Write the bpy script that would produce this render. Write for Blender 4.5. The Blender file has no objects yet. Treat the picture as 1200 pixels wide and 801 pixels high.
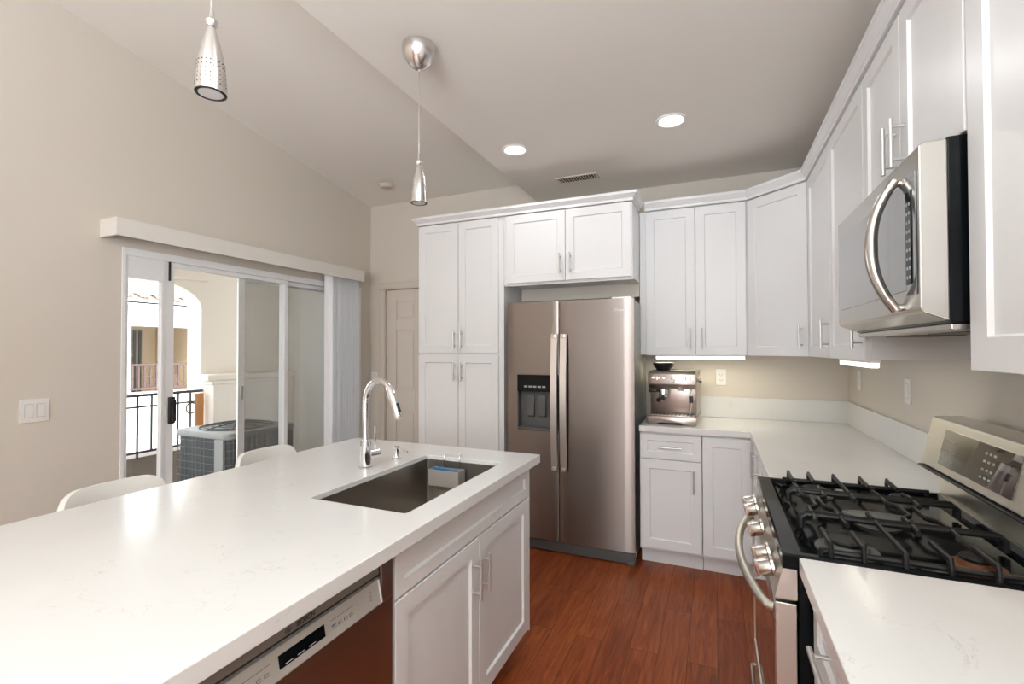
import bpy, bmesh, math, random
from mathutils import Matrix, Vector
random.seed(7)
S = bpy.context.scene
C = S.collection
PI = math.pi

# ------------------------------------------------------------------ camera
F_PX, YAW, PITCH, ROLL, CAM_H = 555.55, 0.404872, 0.0154263, -0.00187164, 1.412
fw = Vector((-math.sin(YAW)*math.cos(PITCH), math.cos(YAW)*math.cos(PITCH), math.sin(PITCH)))
rt = Vector((math.cos(YAW), math.sin(YAW), 0)); up = rt.cross(fw)
r2 = math.cos(ROLL)*rt + math.sin(ROLL)*up
u2 = -math.sin(ROLL)*rt + math.cos(ROLL)*up
cam_d = bpy.data.cameras.new('camera'); cam = bpy.data.objects.new('camera', cam_d); C.objects.link(cam)
cam_d.sensor_width = 36; cam_d.lens = F_PX/1200*36; cam_d.clip_start = 0.02; cam_d.clip_end = 200
cam.matrix_world = Matrix(((r2.x, u2.x, -fw.x, 0), (r2.y, u2.y, -fw.y, 0), (r2.z, u2.z, -fw.z, CAM_H), (0, 0, 0, 1)))
S.camera = cam

# ------------------------------------------------------------------ exposure, sky, sun, added fill lamps
S.view_settings.view_transform = 'Standard'; S.view_settings.look = 'None'
S.view_settings.gamma = 1; S.view_settings.use_curve_mapping = False
S.view_settings.exposure = 0.02
S.cycles.use_denoising = True
S.cycles.max_bounces = 10; S.cycles.diffuse_bounces = 6; S.cycles.glossy_bounces = 5
S.cycles.transparent_max_bounces = 12; S.cycles.caustics_reflective = False; S.cycles.caustics_refractive = False
S.cycles.sample_clamp_indirect = 4
W = bpy.data.worlds.new('sky'); S.world = W; W.use_nodes = True
bg = W.node_tree.nodes['Background']; bg.inputs[0].default_value = (0.86, 0.93, 1.0, 1); bg.inputs[1].default_value = 6.0

def light(name, kind, loc, energy, color=(1, 1, 1), direction=None, **kw):
    d = bpy.data.lights.new(name, kind); d.energy = energy; d.color = color
    for k, v in kw.items(): setattr(d, k, v)
    o = bpy.data.objects.new(name, d); C.objects.link(o); o.location = loc
    if direction: o.rotation_euler = Vector(direction).to_track_quat('-Z', 'Y').to_euler()
    return o
light('sun', 'SUN', (6, 0, 8), 2.6, (1, .97, .92), (-0.75, 0.45, -0.75), angle=.01)
# added area lamps behind the camera: frontal fill and a strip for fridge streaks
light('rear_fill', 'AREA', (-.2, -5.92, 1.55), 70, (.95, .98, 1.03), (0, 1, 0.05), shape='RECTANGLE', size=1.7, size_y=1.6)
light('fridge_streak_fill', 'AREA', (-2.65, -5.92, 1.35), 14, (.95, .98, 1.03), (0, 1, 0.0), shape='RECTANGLE', size=.3, size_y=2.0)
# added lamp out of view, aimed up to brighten ceiling and room
light('ceiling_bounce_fill', 'AREA', (-.25, -1.9, 1.6), 255, (.885, .985, 1.05), (0, .05, 1), shape='RECTANGLE', size=1.7, size_y=2.0)

# ------------------------------------------------------------------ materials
def mat(name, color=(.8, .8, .8), rough=.5, metal=0, spec=.5, coat=0, coat_rough=.05):
    m = bpy.data.materials.new(name); m.use_nodes = True
    b = m.node_tree.nodes['Principled BSDF']
    b.inputs['Base Color'].default_value = (*color, 1); b.inputs['Roughness'].default_value = rough
    b.inputs['Metallic'].default_value = metal; b.inputs['Specular IOR Level'].default_value = spec
    b.inputs['Coat Weight'].default_value = coat; b.inputs['Coat Roughness'].default_value = coat_rough
    return m
def N(m, t, **kw):
    n = m.node_tree.nodes.new(t)
    for k, v in kw.items(): setattr(n, k, v)
    return n
def L(m, a, b): m.node_tree.links.new(a, b)
def bsdf(m): return m.node_tree.nodes['Principled BSDF']
def coords(m, scale=(1, 1, 1), rot=(0, 0, 0)):
    t = N(m, 'ShaderNodeTexCoord'); p = N(m, 'ShaderNodeMapping')
    p.inputs['Scale'].default_value = scale; p.inputs['Rotation'].default_value = rot
    L(m, t.outputs['Object'], p.inputs['Vector']); return p.outputs[0]
def ramp(m, fac, stops):
    r = N(m, 'ShaderNodeValToRGB'); L(m, fac, r.inputs[0]); e = r.color_ramp.elements
    while len(e) < len(stops): e.new(.5)
    for q, (p, c) in zip(e, stops): q.position = p; q.color = (*c, 1)
    return r.outputs[0]
def noise(m, vec, scale, detail=3, rough=.5, dist=0):
    n = N(m, 'ShaderNodeTexNoise'); n.inputs['Scale'].default_value = scale; n.inputs['Detail'].default_value = detail
    n.inputs['Roughness'].default_value = rough; n.inputs['Distortion'].default_value = dist
    L(m, vec, n.inputs['Vector']); return n.outputs[0]
def bump(m, h, strength, dist=.01):
    b = N(m, 'ShaderNodeBump'); b.inputs['Strength'].default_value = strength; b.inputs['Distance'].default_value = dist
    L(m, h, b.inputs['Height']); L(m, b.outputs[0], bsdf(m).inputs['Normal'])

def paint(name, col, rough=.75, tex=.12):
    m = mat(name, col, rough, spec=.3); v = coords(m)
    bump(m, noise(m, v, 160, 4, .6), tex, .002); return m
def steel(name, col, rough, stretch=(240, 240, 3), amt=.12, aniso=0):
    m = mat(name, col, rough, 1); v = coords(m, stretch); n = noise(m, v, 1, 3, .6)
    mr = N(m, 'ShaderNodeMapRange'); mr.inputs[3].default_value = rough-amt/2; mr.inputs[4].default_value = rough+amt/2
    L(m, n, mr.inputs[0]); L(m, mr.outputs[0], bsdf(m).inputs['Roughness'])
    bsdf(m).inputs['Anisotropic'].default_value = aniso
    if aniso:
        tg = N(m, 'ShaderNodeTangent'); tg.direction_type = 'RADIAL'; tg.axis = 'Z'; bsdf(m).inputs['Anisotropic Rotation'].default_value = .25; L(m, tg.outputs[0], bsdf(m).inputs['Tangent'])
    return m
def emit(name, col, s):
    m = mat(name, (.9, .9, .9), .5); b = bsdf(m); b.inputs['Emission Color'].default_value = (*col, 1); b.inputs['Emission Strength'].default_value = s
    return m
def glass(name, tint=(1, 1, 1), refl=.10):
    m = bpy.data.materials.new(name); m.use_nodes = True; nt = m.node_tree; nt.nodes.clear()
    o = N(m, 'ShaderNodeOutputMaterial'); mx = N(m, 'ShaderNodeMixShader'); t = N(m, 'ShaderNodeBsdfTransparent'); g = N(m, 'ShaderNodeBsdfGlossy')
    lw0 = N(m, 'ShaderNodeLayerWeight'); pw = N(m, 'ShaderNodeMath'); pw.operation = 'POWER'; pw.inputs[1].default_value = 5; L(m, lw0.outputs['Facing'], pw.inputs[0])
    lw = N(m, 'ShaderNodeMath'); lw.operation = 'MULTIPLY_ADD'; lw.inputs[1].default_value = .96; lw.inputs[2].default_value = .04; L(m, pw.outputs[0], lw.inputs[0])
    t.inputs[0].default_value = (*tint, 1); g.inputs['Roughness'].default_value = 0.0
    L(m, lw.outputs[0], mx.inputs[0]); L(m, t.outputs[0], mx.inputs[1]); L(m, g.outputs[0], mx.inputs[2]); L(m, mx.outputs[0], o.inputs[0])
    return m

M = {}
M['wall'] = paint('beige_wall_paint', (.66, .61, .545))
M['ceil'] = paint('ceiling_paint', (.80, .77, .72), .8)
M['trimp'] = mat('beige_door_paint', (.64, .57, .50), .45)
M['cab'] = mat('white_cabinet_paint', (.75, .75, .755), .33, spec=.4)
M['white'] = mat('white_plastic', (.80, .79, .77), .35)
M['vinyl'] = mat('white_vinyl', (.84, .85, .86), .35)
M['stool'] = mat('white_stool_shell', (.72, .70, .665), .4)
M['valance'] = mat('valance_vinyl', (.76, .73, .69), .4)
M['slat'] = mat('blind_slat_vinyl', (.88, .89, .91), .45)
M['black'] = mat('black_enamel', (.004, .005, .006), .12, spec=.16)
M['blackp'] = mat('black_plastic', (.012, .012, .013), .4)
M['darkgap'] = mat('gap_shade', (.02, .02, .022), .7)  # near-black colour stands in for shade inside gaps and the vent duct
M['iron'] = mat('cast_iron', (.010, .010, .010), .42, spec=.3)
M['burner'] = mat('burner_alloy', (.13, .13, .12), .5, .3)
M['copper'] = mat('copper_ring', (.22, .09, .045), .5, .5)
M['chrome'] = mat('chrome', (.83, .83, .84), .045, 1)
M['nickel'] = mat('brushed_nickel_pull', (.60, .59, .57), .32, .75)
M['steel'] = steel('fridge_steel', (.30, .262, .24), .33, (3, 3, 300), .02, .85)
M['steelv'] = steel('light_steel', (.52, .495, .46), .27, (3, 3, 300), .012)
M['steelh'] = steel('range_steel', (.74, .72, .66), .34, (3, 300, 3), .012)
M['panelgrey'] = mat('dishwasher_panel', (.50, .47, .43), .4, .35)
M['stripgrey'] = mat('dishwasher_strip', (.23, .21, .19), .45, .3)
M['dwsteel'] = steel('dishwasher_steel', (.38, .345, .32), .27, (3, 3, 300), .012)
M['sink'] = steel('sink_steel', (.40, .37, .335), .33, (3, 200, 200), .012)
M['espsteel'] = steel('espresso_steel', (.40, .345, .31), .28, (3, 3, 300), .012)
M['caddys'] = mat('caddy_steel', (.46, .42, .38), .42, .4)
M['handles'] = mat('fridge_handle_steel', (.62, .57, .53), .3, .8)
M['lensw'] = mat('lamp_lens', (.72, .74, .74), .15)
M['nickelp'] = steel('pendant_nickel', (.70, .68, .66), .24, (3, 3, 400), .03, .5)
M['fgrey'] = mat('fridge_side_grey', (.42, .43, .41), .4, .3)
M['greyp'] = mat('grey_plastic', (.075, .075, .073), .45)
M['mirror'] = mat('dark_glass', (.035, .035, .035), .03, 0, spec=.9, coat=1, coat_rough=.02)
M['mwglass'] = mat('microwave_glass', (.15, .155, .16), .12, .3, spec=.6, coat=.8)
M['ovenglass'] = mat('oven_glass', (.02, .015, .013), .02, 0, spec=1, coat=1, coat_rough=.01)
M['blue'] = mat('blue_scrubber', (.015, .13, .30), .5)
M['can'] = emit('can_light_glow', (1, .99, .97), 14)
M['halogen'] = mat('halogen_reflector', (.8, .82, .82), .1, .8)
M['strip'] = emit('under_cabinet_glow', (1, .97, .88), 2.4)
M['mwlamp'] = emit('cooktop_lamp_glow', (1, .75, .45), 2.5)
M['stucco'] = paint('patio_stucco', (.80, .74, .66), .9, .5)
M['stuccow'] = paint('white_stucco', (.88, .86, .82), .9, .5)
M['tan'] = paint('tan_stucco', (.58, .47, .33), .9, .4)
M['parapet_shade'] = paint('parapet_shade_render', (.27, .23, .20), .9, .4)  # stucco darkened so its colour carries the shade on the parapet
M['concrete'] = paint('patio_concrete', (.45, .40, .36), .9, .4)
M['railm'] = mat('dark_rail_iron', (.035, .03, .03), .5)
M['rust'] = mat('brown_rail_iron', (.10, .055, .05), .6)
M['tile'] = mat('clay_roof_tile', (.42, .29, .22), .8)
M['acm'] = mat('condenser_paint', (.30, .305, .30), .5)
M['acw'] = mat('condenser_wire', (.16, .165, .165), .5)
M['acd'] = mat('condenser_coil', (.045, .055, .06), .6)
M['orange'] = mat('orange_board', (.62, .27, .08), .6)
M['bwood'] = mat('screen_grey', (.30, .27, .23), .7)
M['clear'] = glass('clear_glass', (.98, .98, .97))
M['lcd'] = mat('display_text', (.36, .38, .40), .5)
M['inkd'] = mat('dark_ink', (.05, .05, .05), .5)

def quartz():
    m = mat('white_quartz', (.8, .8, .8), .18, spec=.40); v = coords(m)
    w = N(m, 'ShaderNodeVectorMath'); w.operation = 'ADD'
    n = N(m, 'ShaderNodeTexNoise'); n.inputs['Scale'].default_value = 5; L(m, v, n.inputs['Vector'])
    L(m, v, w.inputs[0]); L(m, n.outputs['Color'], w.inputs[1])
    a = noise(m, w.outputs[0], 3.4, 5, .6, .4)
    r = ramp(m, a, [(.0, (0, 0, 0)), (.494, (0, 0, 0)), (.5, (1, 1, 1)), (.506, (0, 0, 0))])
    k = ramp(m, noise(m, v, 7, 2), [(.53, (0, 0, 0)), (.66, (1, 1, 1))])
    mu = N(m, 'ShaderNodeMath'); mu.operation = 'MULTIPLY'; L(m, r, mu.inputs[0]); L(m, k, mu.inputs[1])
    mx = N(m, 'ShaderNodeMix', data_type='RGBA'); L(m, mu.outputs[0], mx.inputs[0])
    L(m, ramp(m, noise(m, v, 2.2, 3), [(.3, (.69, .685, .675)), (.7, (.73, .725, .718))]), mx.inputs[6])
    mx.inputs[7].default_value = (.58, .55, .51, 1)
    L(m, mx.outputs[2], bsdf(m).inputs['Base Color']); return m
M['quartz'] = quartz()
def screen():
    m = bpy.data.materials.new('insect_screen'); m.use_nodes = True; nt = m.node_tree; nt.nodes.clear()
    o = N(m, 'ShaderNodeOutputMaterial'); mx = N(m, 'ShaderNodeMixShader'); t = N(m, 'ShaderNodeBsdfTransparent'); g = N(m, 'ShaderNodeBsdfDiffuse')
    g.inputs[0].default_value = (.25, .25, .24, 1); mx.inputs[0].default_value = .42
    L(m, t.outputs[0], mx.inputs[1]); L(m, g.outputs[0], mx.inputs[2]); L(m, mx.outputs[0], o.inputs[0]); return m
M['screen'] = screen()
def wood():
    m = mat('red_brown_wood_floor', (.2, .06, .02), .36, spec=.22)
    v = coords(m, (1, 1, 1), (0, 0, PI/2))
    b = N(m, 'ShaderNodeTexBrick'); L(m, v, b.inputs['Vector']); b.offset = .37
    b.inputs['Scale'].default_value = 1; b.inputs['Brick Width'].default_value = 1.15; b.inputs['Row Height'].default_value = .128
    b.inputs['Mortar Size'].default_value = .0012; b.inputs['Color1'].default_value = (.30, .30, .30, 1); b.inputs['Color2'].default_value = (.62, .62, .62, 1)
    b.inputs['Mortar'].default_value = (.05, .05, .05, 1)
    add = N(m, 'ShaderNodeVectorMath'); add.operation = 'ADD'
    sc = N(m, 'ShaderNodeVectorMath'); sc.operation = 'SCALE'; sc.inputs['Scale'].default_value = 9; L(m, b.outputs['Color'], sc.inputs[0])
    L(m, v, add.inputs[0]); L(m, sc.outputs[0], add.inputs[1])
    mp = N(m, 'ShaderNodeMapping'); mp.inputs['Scale'].default_value = (1.1, 11, 1); L(m, add.outputs[0], mp.inputs['Vector'])
    g1 = noise(m, mp.outputs[0], 2.2, 6, .62, 1.6)
    mp2 = N(m, 'ShaderNodeMapping'); mp2.inputs['Scale'].default_value = (3, 90, 1); L(m, add.outputs[0], mp2.inputs['Vector'])
    g2 = noise(m, mp2.outputs[0], 2, 3, .5)
    mix = N(m, 'ShaderNodeMath'); mix.operation = 'MULTIPLY_ADD'; mix.inputs[1].default_value = .62; L(m, g1, mix.inputs[0])
    g2s = N(m, 'ShaderNodeMath'); g2s.operation = 'MULTIPLY'; g2s.inputs[1].default_value = .22; L(m, g2, g2s.inputs[0]); L(m, g2s.outputs[0], mix.inputs[2])
    mm = N(m, 'ShaderNodeMath'); mm.operation = 'MULTIPLY_ADD'; mm.inputs[1].default_value = .34; L(m, b.outputs['Color'], mm.inputs[0]); L(m, mix.outputs[0], mm.inputs[2])
    col = ramp(m, mm.outputs[0], [(.34, (.085, .017, .006)), (.50, (.185, .040, .0125)), (.62, (.27, .064, .019)), (.76, (.36, .105, .032))])
    mo = N(m, 'ShaderNodeMix', data_type='RGBA'); L(m, b.outputs['Fac'], mo.inputs[0]); L(m, col, mo.inputs[6]); mo.inputs[7].default_value = (.05, .014, .008, 1)
    L(m, mo.outputs[2], bsdf(m).inputs['Base Color']); bump(m, g2, .05, .002); return m
M['wood'] = wood()

# ------------------------------------------------------------------ mesh builder
I4 = Matrix.Identity(4)
class MB:
    def __init__(s, m=I4): s.bm = bmesh.new(); s.m = m
    def _f(s, vs, fs):
        vv = [s.bm.verts.new(s.m @ Vector(v)) for v in vs]
        for f in fs:
            try: s.bm.faces.new([vv[i] for i in f])
            except ValueError: pass
        return s
    def box(s, x0, x1, y0, y1, z0, z1, bev=0, seg=2):
        x0, x1 = sorted((x0, x1)); y0, y1 = sorted((y0, y1)); z0, z1 = sorted((z0, z1))
        if bev <= 0:
            return s._f([(x0,y0,z0),(x1,y0,z0),(x1,y1,z0),(x0,y1,z0),(x0,y0,z1),(x1,y0,z1),(x1,y1,z1),(x0,y1,z1)],
                 [(0,3,2,1),(4,5,6,7),(0,1,5,4),(1,2,6,5),(2,3,7,6),(3,0,4,7)])
        t = bmesh.new(); bmesh.ops.create_cube(t, size=1)
        for v in t.verts: v.co = Vector(((x0+x1)/2+v.co.x*(x1-x0), (y0+y1)/2+v.co.y*(y1-y0), (z0+z1)/2+v.co.z*(z1-z0)))
        bmesh.ops.bevel(t, geom=list(t.edges), offset=bev, segments=seg, affect='EDGES', profile=.5)
        return s._merge(t)
    def _merge(s, t):
        t.verts.index_update()
        s._f([v.co.copy() for v in t.verts], [[v.index for v in f.verts] for f in t.faces]); t.free(); return s
    def prism(s, poly, a0, a1, axis='x', bev=0):
        # poly: 2D points; axis x -> (y,z), y -> (x,z), z -> (x,y)
        def P(p, a): return {'x': (a, p[0], p[1]), 'y': (p[0], a, p[1]), 'z': (p[0], p[1], a)}[axis]
        n = len(poly); t = bmesh.new()
        A = [t.verts.new(P(p, a0)) for p in poly]; B = [t.verts.new(P(p, a1)) for p in poly]
        t.faces.new(A); t.faces.new(B[::-1])
        for i in range(n): t.faces.new((A[i], B[i], B[(i+1) % n], A[(i+1) % n]))
        bmesh.ops.recalc_face_normals(t, faces=list(t.faces))
        if bev: bmesh.ops.bevel(t, geom=list(t.edges), offset=bev, segments=2, affect='EDGES', profile=.5)
        return s._merge(t)
    def tube(s, pts, r, seg=10, closed=False, cap=True, flat=None):
        P = [Vector(p) for p in pts]; n = len(P); rings = []; prev = None
        for i, p in enumerate(P):
            a = P[i-1] if (i > 0 or closed) else p; b = P[(i+1) % n] if (i < n-1 or closed) else p
            t = (b-a).normalized()
            if prev is None:
                ref = Vector((0, 0, 1)) if abs(t.z) < .9 else Vector((1, 0, 0)); u = (ref - t*ref.dot(t)).normalized()
            else: u = (prev - t*prev.dot(t)).normalized()
            prev = u; w = t.cross(u); rr = r[i] if isinstance(r, (list, tuple)) else r
            fl = flat or (1, 1)
            rings.append([p + (u*math.cos(2*PI*k/seg)*fl[0] + w*math.sin(2*PI*k/seg)*fl[1])*rr for k in range(seg)])
        vs = [v for q in rings for v in q]; fs = []
        for i in range(n if closed else n-1):
            j = (i+1) % n
            for k in range(seg): fs.append((i*seg+k, i*seg+(k+1) % seg, j*seg+(k+1) % seg, j*seg+k))
        if cap and not closed: fs += [tuple(range(seg))[::-1], tuple((n-1)*seg+k for k in range(seg))]
        return s._f(vs, fs)
    def cyl(s, c, r, h, axis='z', seg=24, r2=None):
        d = {'x': Vector((1,0,0)), 'y': Vector((0,1,0)), 'z': Vector((0,0,1))}[axis]
        return s.tube([Vector(c), Vector(c)+d*h], [r, r if r2 is None else r2], seg)
    def lathe(s, prof, c=(0,0,0), seg=28, ax=None):
        # prof: (radius, height) list along +z of matrix ax
        A = ax or I4; vs = []; n = len(prof); fs = []
        for r, h in prof:
            for k in range(seg): vs.append(Vector(c) + (A.to_3x3() @ Vector((r*math.cos(2*PI*k/seg), r*math.sin(2*PI*k/seg), h))))
        for i in range(n-1):
            for k in range(seg): fs.append((i*seg+k, i*seg+(k+1) % seg, (i+1)*seg+(k+1) % seg, (i+1)*seg+k))
        if prof[0][0] > 1e-5: fs.append(tuple(range(seg))[::-1])
        if prof[-1][0] > 1e-5: fs.append(tuple((n-1)*seg+k for k in range(seg)))
        return s._f(vs, fs)
    def build(s, name, m, parent=None, local=False, smooth=True, org=None):
        bm = s.bm; bmesh.ops.remove_doubles(bm, verts=bm.verts, dist=1e-6)
        bmesh.ops.recalc_face_normals(bm, faces=bm.faces)
        me = bpy.data.meshes.new(name); o = bpy.data.objects.new(name, me); C.objects.link(o)
        if parent is not None:
            root = parent
            while root.parent: root = root.parent
            off = Vector((0,0,0)) if local else Vector(root.location)
            o.parent = parent
        elif local: off = Vector((0,0,0))
        else:
            if org is None:
                xs = [v.co.x for v in bm.verts]; ys = [v.co.y for v in bm.verts]; zs = [v.co.z for v in bm.verts]
                org = ((min(xs)+max(xs))/2, (min(ys)+max(ys))/2, min(zs))
            off = Vector(org); o.location = off
        if off.length: bmesh.ops.translate(bm, verts=bm.verts, vec=-off)
        bm.to_mesh(me); bm.free(); me.materials.append(M[m] if isinstance(m, str) else m)
        if smooth:
            me.polygons.foreach_set('use_smooth', [True]*len(me.polygons)); me.set_sharp_from_angle(angle=math.radians(32))
        return o
def thing(name, label, cat, loc, rotz=0, group=None):
    o = bpy.data.objects.new(name, None); C.objects.link(o); o.empty_display_size = .1
    o.location = loc; o.rotation_euler = (0, 0, rotz); o['label'] = label; o['category'] = cat
    if group: o['group'] = group
    return o
def tag(o, label, cat, group=None):
    o['label'] = label; o['category'] = cat
    if group: o['group'] = group
    return o
def struct(o): o['kind'] = 'structure'; return o
def sroot(name, loc):
    o = bpy.data.objects.new(name, None); C.objects.link(o); o.location = loc; o['kind'] = 'structure'; o.empty_display_size = .1; return o
def frame(org, w):
    w = Vector((w[0], w[1], 0)).normalized(); v = Vector((0,0,1)); u = v.cross(w)
    return Matrix(((u.x, v.x, w.x, org[0]), (u.y, v.y, w.y, org[1]), (u.z, v.z, w.z, org[2]), (0,0,0,1)))
def mesh_text(body, size, fr, mname, name, parent, spacing=1, bold=0, w=.0006):
    cu = bpy.data.curves.new('lettering', 'FONT'); cu.body = body; cu.size = size; cu.extrude = .0003; cu.offset = bold; cu.space_character = spacing
    cu.align_x = 'CENTER'; cu.align_y = 'CENTER'
    to = bpy.data.objects.new('lettering', cu); me = bpy.data.meshes.new_from_object(to)
    me.materials.clear(); me.materials.append(M[mname])
    root = parent
    while root.parent: root = root.parent
    me.transform(Matrix.Translation(-Vector(root.location)) @ fr @ Matrix.Translation((0, 0, w)))
    o = bpy.data.objects.new(name, me); C.objects.link(o); o.parent = parent
    bpy.data.objects.remove(to); bpy.data.curves.remove(cu); return o

# ------------------------------------------------------------------ setting
YB, XR, XL, YR = 3.80, .82, -3.17, -6.0     # back, right, left and rear walls
CZ = 2.67; VK = .159; VZ = 2.84             # flat ceiling height, vault slope, vault height at back wall
XC = -1.385
def vz(y): return VZ + VK*(YB-y)
struct(MB().box(XL-.15, XR+.1, YR-.1, YB+.1, -.12, 0).build('floor', 'wood', org=(0,0,0)))
b = MB(); b.box(XC, XR+.1, YR-.1, YB+.1, CZ, CZ+.08)
b.prism([(YR-.1, CZ+.08), (YB+.1, CZ+.08), (YB+.1, vz(YB+.1)+.1), (YR-.1, vz(YR-.1)+.1)], XC, XC+.06, 'x')
b.prism([(YR-.1, vz(YR-.1)), (YB+.1, vz(YB+.1)), (YB+.1, vz(YB+.1)+.1), (YR-.1, vz(YR-.1)+.1)], XL-.1, XC+.06, 'x')
struct(b.build('ceiling', 'ceil', smooth=False))
# left wall with sliding door opening
DY0, DY1, DZ = 1.635, 3.66, 2.015
b = MB()
b.prism([(YR-.1, 0), (DY0, 0), (DY0, vz(DY0)), (YR-.1, vz(YR-.1))], XL-.12, XL, 'x')
b.prism([(DY0, DZ), (DY1, DZ), (DY1, vz(DY1)), (DY0, vz(DY0))], XL-.12, XL, 'x')
b.prism([(DY1, 0), (YB, 0), (YB, vz(YB)), (DY1, vz(DY1))], XL-.12, XL, 'x')
struct(b.build('wall_left', 'wall', smooth=False))
# back wall with interior door opening
IX0, IX1, IZ = -2.985, -2.20, 2.0
b = MB(); b.box(XL-.12, IX0, YB, YB+.1, 0, VZ); b.box(IX1, XR+.1, YB, YB+.1, 0, VZ); b.box(IX0, IX1, YB, YB+.1, IZ, VZ)
struct(b.build('wall_back', 'wall', smooth=False))
struct(MB().box(XR, XR+.1, YR, YB, 0, CZ).build('wall_right', 'wall', smooth=False))
# unseen rear wall of the living room; its window is added for the fill lamp
b = MB(); WX0, WX1 = -1.1, .7
zt = vz(YR)
b.box(XL, WX0, YR-.1, YR, 0, zt); b.box(WX1, XR+.1, YR-.1, YR, 0, zt); b.box(WX0, WX1, YR-.1, YR, 0, .7); b.box(WX0, WX1, YR-.1, YR, 2.4, zt)
struct(b.build('wall_rear', 'wall', smooth=False))
w = sroot('window_1', ((WX0+WX1)/2, YR-.05, .7))
b = MB()
for x in (WX0, -.23, WX1-.06): b.box(x, x+.06, YR-.09, YR-.01, .7, 2.4, .004)
b.box(WX0, WX1, YR-.09, YR-.01, .7, .76, .004); b.box(WX0, WX1, YR-.09, YR-.01, 2.34, 2.4, .004); b.build('window_frame', 'vinyl', w)
MB().box(WX0+.06, WX1-.06, YR-.055, YR-.05, .76, 2.34).build('pane', 'clear', w)
# furred-out wall behind the fridge cabinet
struct(MB().box(-1.415, -.50, 3.50, YB, 1.79, 2.38).build('wall_alcove', 'wall', smooth=False))
b = MB(); b.box(XL, XL+.012, YR, DY0-.01, 0, .09, .003); struct(b.build('baseboard_left', 'vinyl'))
b = MB(); b.box(XL+.013, IX0-.075, YB-.012, YB, 0, .09, .003); struct(b.build('baseboard_back', 'vinyl'))
# door casing
b = MB()
for x0, x1 in ((IX0-.07, IX0), (IX1, IX1+.07)):
    b.box(x0, x1, YB-.016, YB, 0, IZ-.0005, .002); b.box(x0+.012, x1-.012, YB-.022, YB-.0165, 0, IZ-.0005, .002)
b.box(IX0-.07, IX1+.07, YB-.016, YB, IZ, IZ+.07, .004); b.box(IX0-.058, IX1+.058, YB-.022, YB-.0165, IZ+.012, IZ+.058, .002)
struct(b.build('trim_1', 'trimp'))

# ------------------------------------------------------------------ panelled doors, pulls
def shaker_mesh(mb, u0, u1, v0, v1, t=.02, st=.057, dep=.009, raised=False):
    e = .0016; c = .005
    R = lambda a, w: [(u0+a, v0+a, w), (u1-a, v0+a, w), (u1-a, v1-a, w), (u0+a, v1-a, w)]
    L_ = [R(0, 0), R(0, t-e), R(e, t), R(st, t), R(st+c, t-dep)]
    if raised: L_ += [R(st+c+.014, t-dep), R(st+c+.032, t-.002)]
    vs = [p for q in L_ for p in q]; fs = [(3, 2, 1, 0)]
    for i in range(len(L_)-1):
        for k in range(4): fs.append((i*4+k, i*4+(k+1) % 4, (i+1)*4+(k+1) % 4, (i+1)*4+k))
    n = (len(L_)-1)*4; fs.append((n, n+1, n+2, n+3)); mb._f(vs, fs)
def pull(parent, fr, u, v, length=.14, vert=True, t=.02, so=.032, r=.006):
    mb = MB(fr); h = length/2; p = length*.34
    if vert:
        mb.tube([(u, v-h, t+so), (u, v+h, t+so)], r, 12)
        for s_ in (-p, p): mb.tube([(u, v+s_, t), (u, v+s_, t+so)], .0045, 10)
    else:
        mb.tube([(u-h, v, t+so), (u+h, v, t+so)], r, 12)
        for s_ in (-p, p): mb.tube([(u+s_, v, t), (u+s_, v, t+so)], .0045, 10)
    return mb.build('bar_pull', 'nickel', parent)
def cdoor(parent, fr, u0, u1, v0, v1, pl=None, name='door', st=.057, pl_len=.14, t=.02):
    mb = MB(fr); shaker_mesh(mb, u0, u1, v0, v1, t, st); d = mb.build(name, 'cab', parent, smooth=False)
    if pl: pull(d, fr, pl[0], pl[1], pl_len, pl[2] if len(pl) > 2 else True, t)
    return d

# ------------------------------------------------------------------ tall pantry and fridge cabinets
FP = 3.185            # cabinet box front; doors come 20 mm forward
fr = frame((0, FP, 0), (0, -1))
t = thing('pantry_cabinet', 'tall white pantry cabinet with four shaker doors left of the fridge', 'cabinet', (-1.79, 3.49, 0))
b = MB(); b.box(-2.165, -1.428, FP, YB-.003, .10, 2.39, .001); b.box(-2.165, -1.428, FP+.07, YB-.003, 0, .10); b.build('body', 'cab', t, smooth=False)
for v0, v1, hv in ((.115, 1.368, 1.245), (1.384, 2.385, 1.486)):
    cdoor(t, fr, -2.162, -1.806, v0, v1, (-1.833, hv)); cdoor(t, fr, -1.802, -1.468, v0, v1, (-1.770, hv))
t = thing('fridge_cabinet', 'white two-door wall cabinet above the fridge', 'cabinet', (-.95, 3.34, 1.885))
b = MB(); b.box(-1.426, -.497, FP, 3.495, 1.885, 2.39, .001); b.box(-1.426, -.497, FP+.01, FP+.03, 1.875, 1.89); b.build('body', 'cab', t, smooth=False)
cdoor(t, fr, -1.400, -.955, 1.892, 2.385, (-.989, 2.008)); cdoor(t, fr, -.951, -.505, 1.892, 2.385, (-.915, 2.008))

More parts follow.
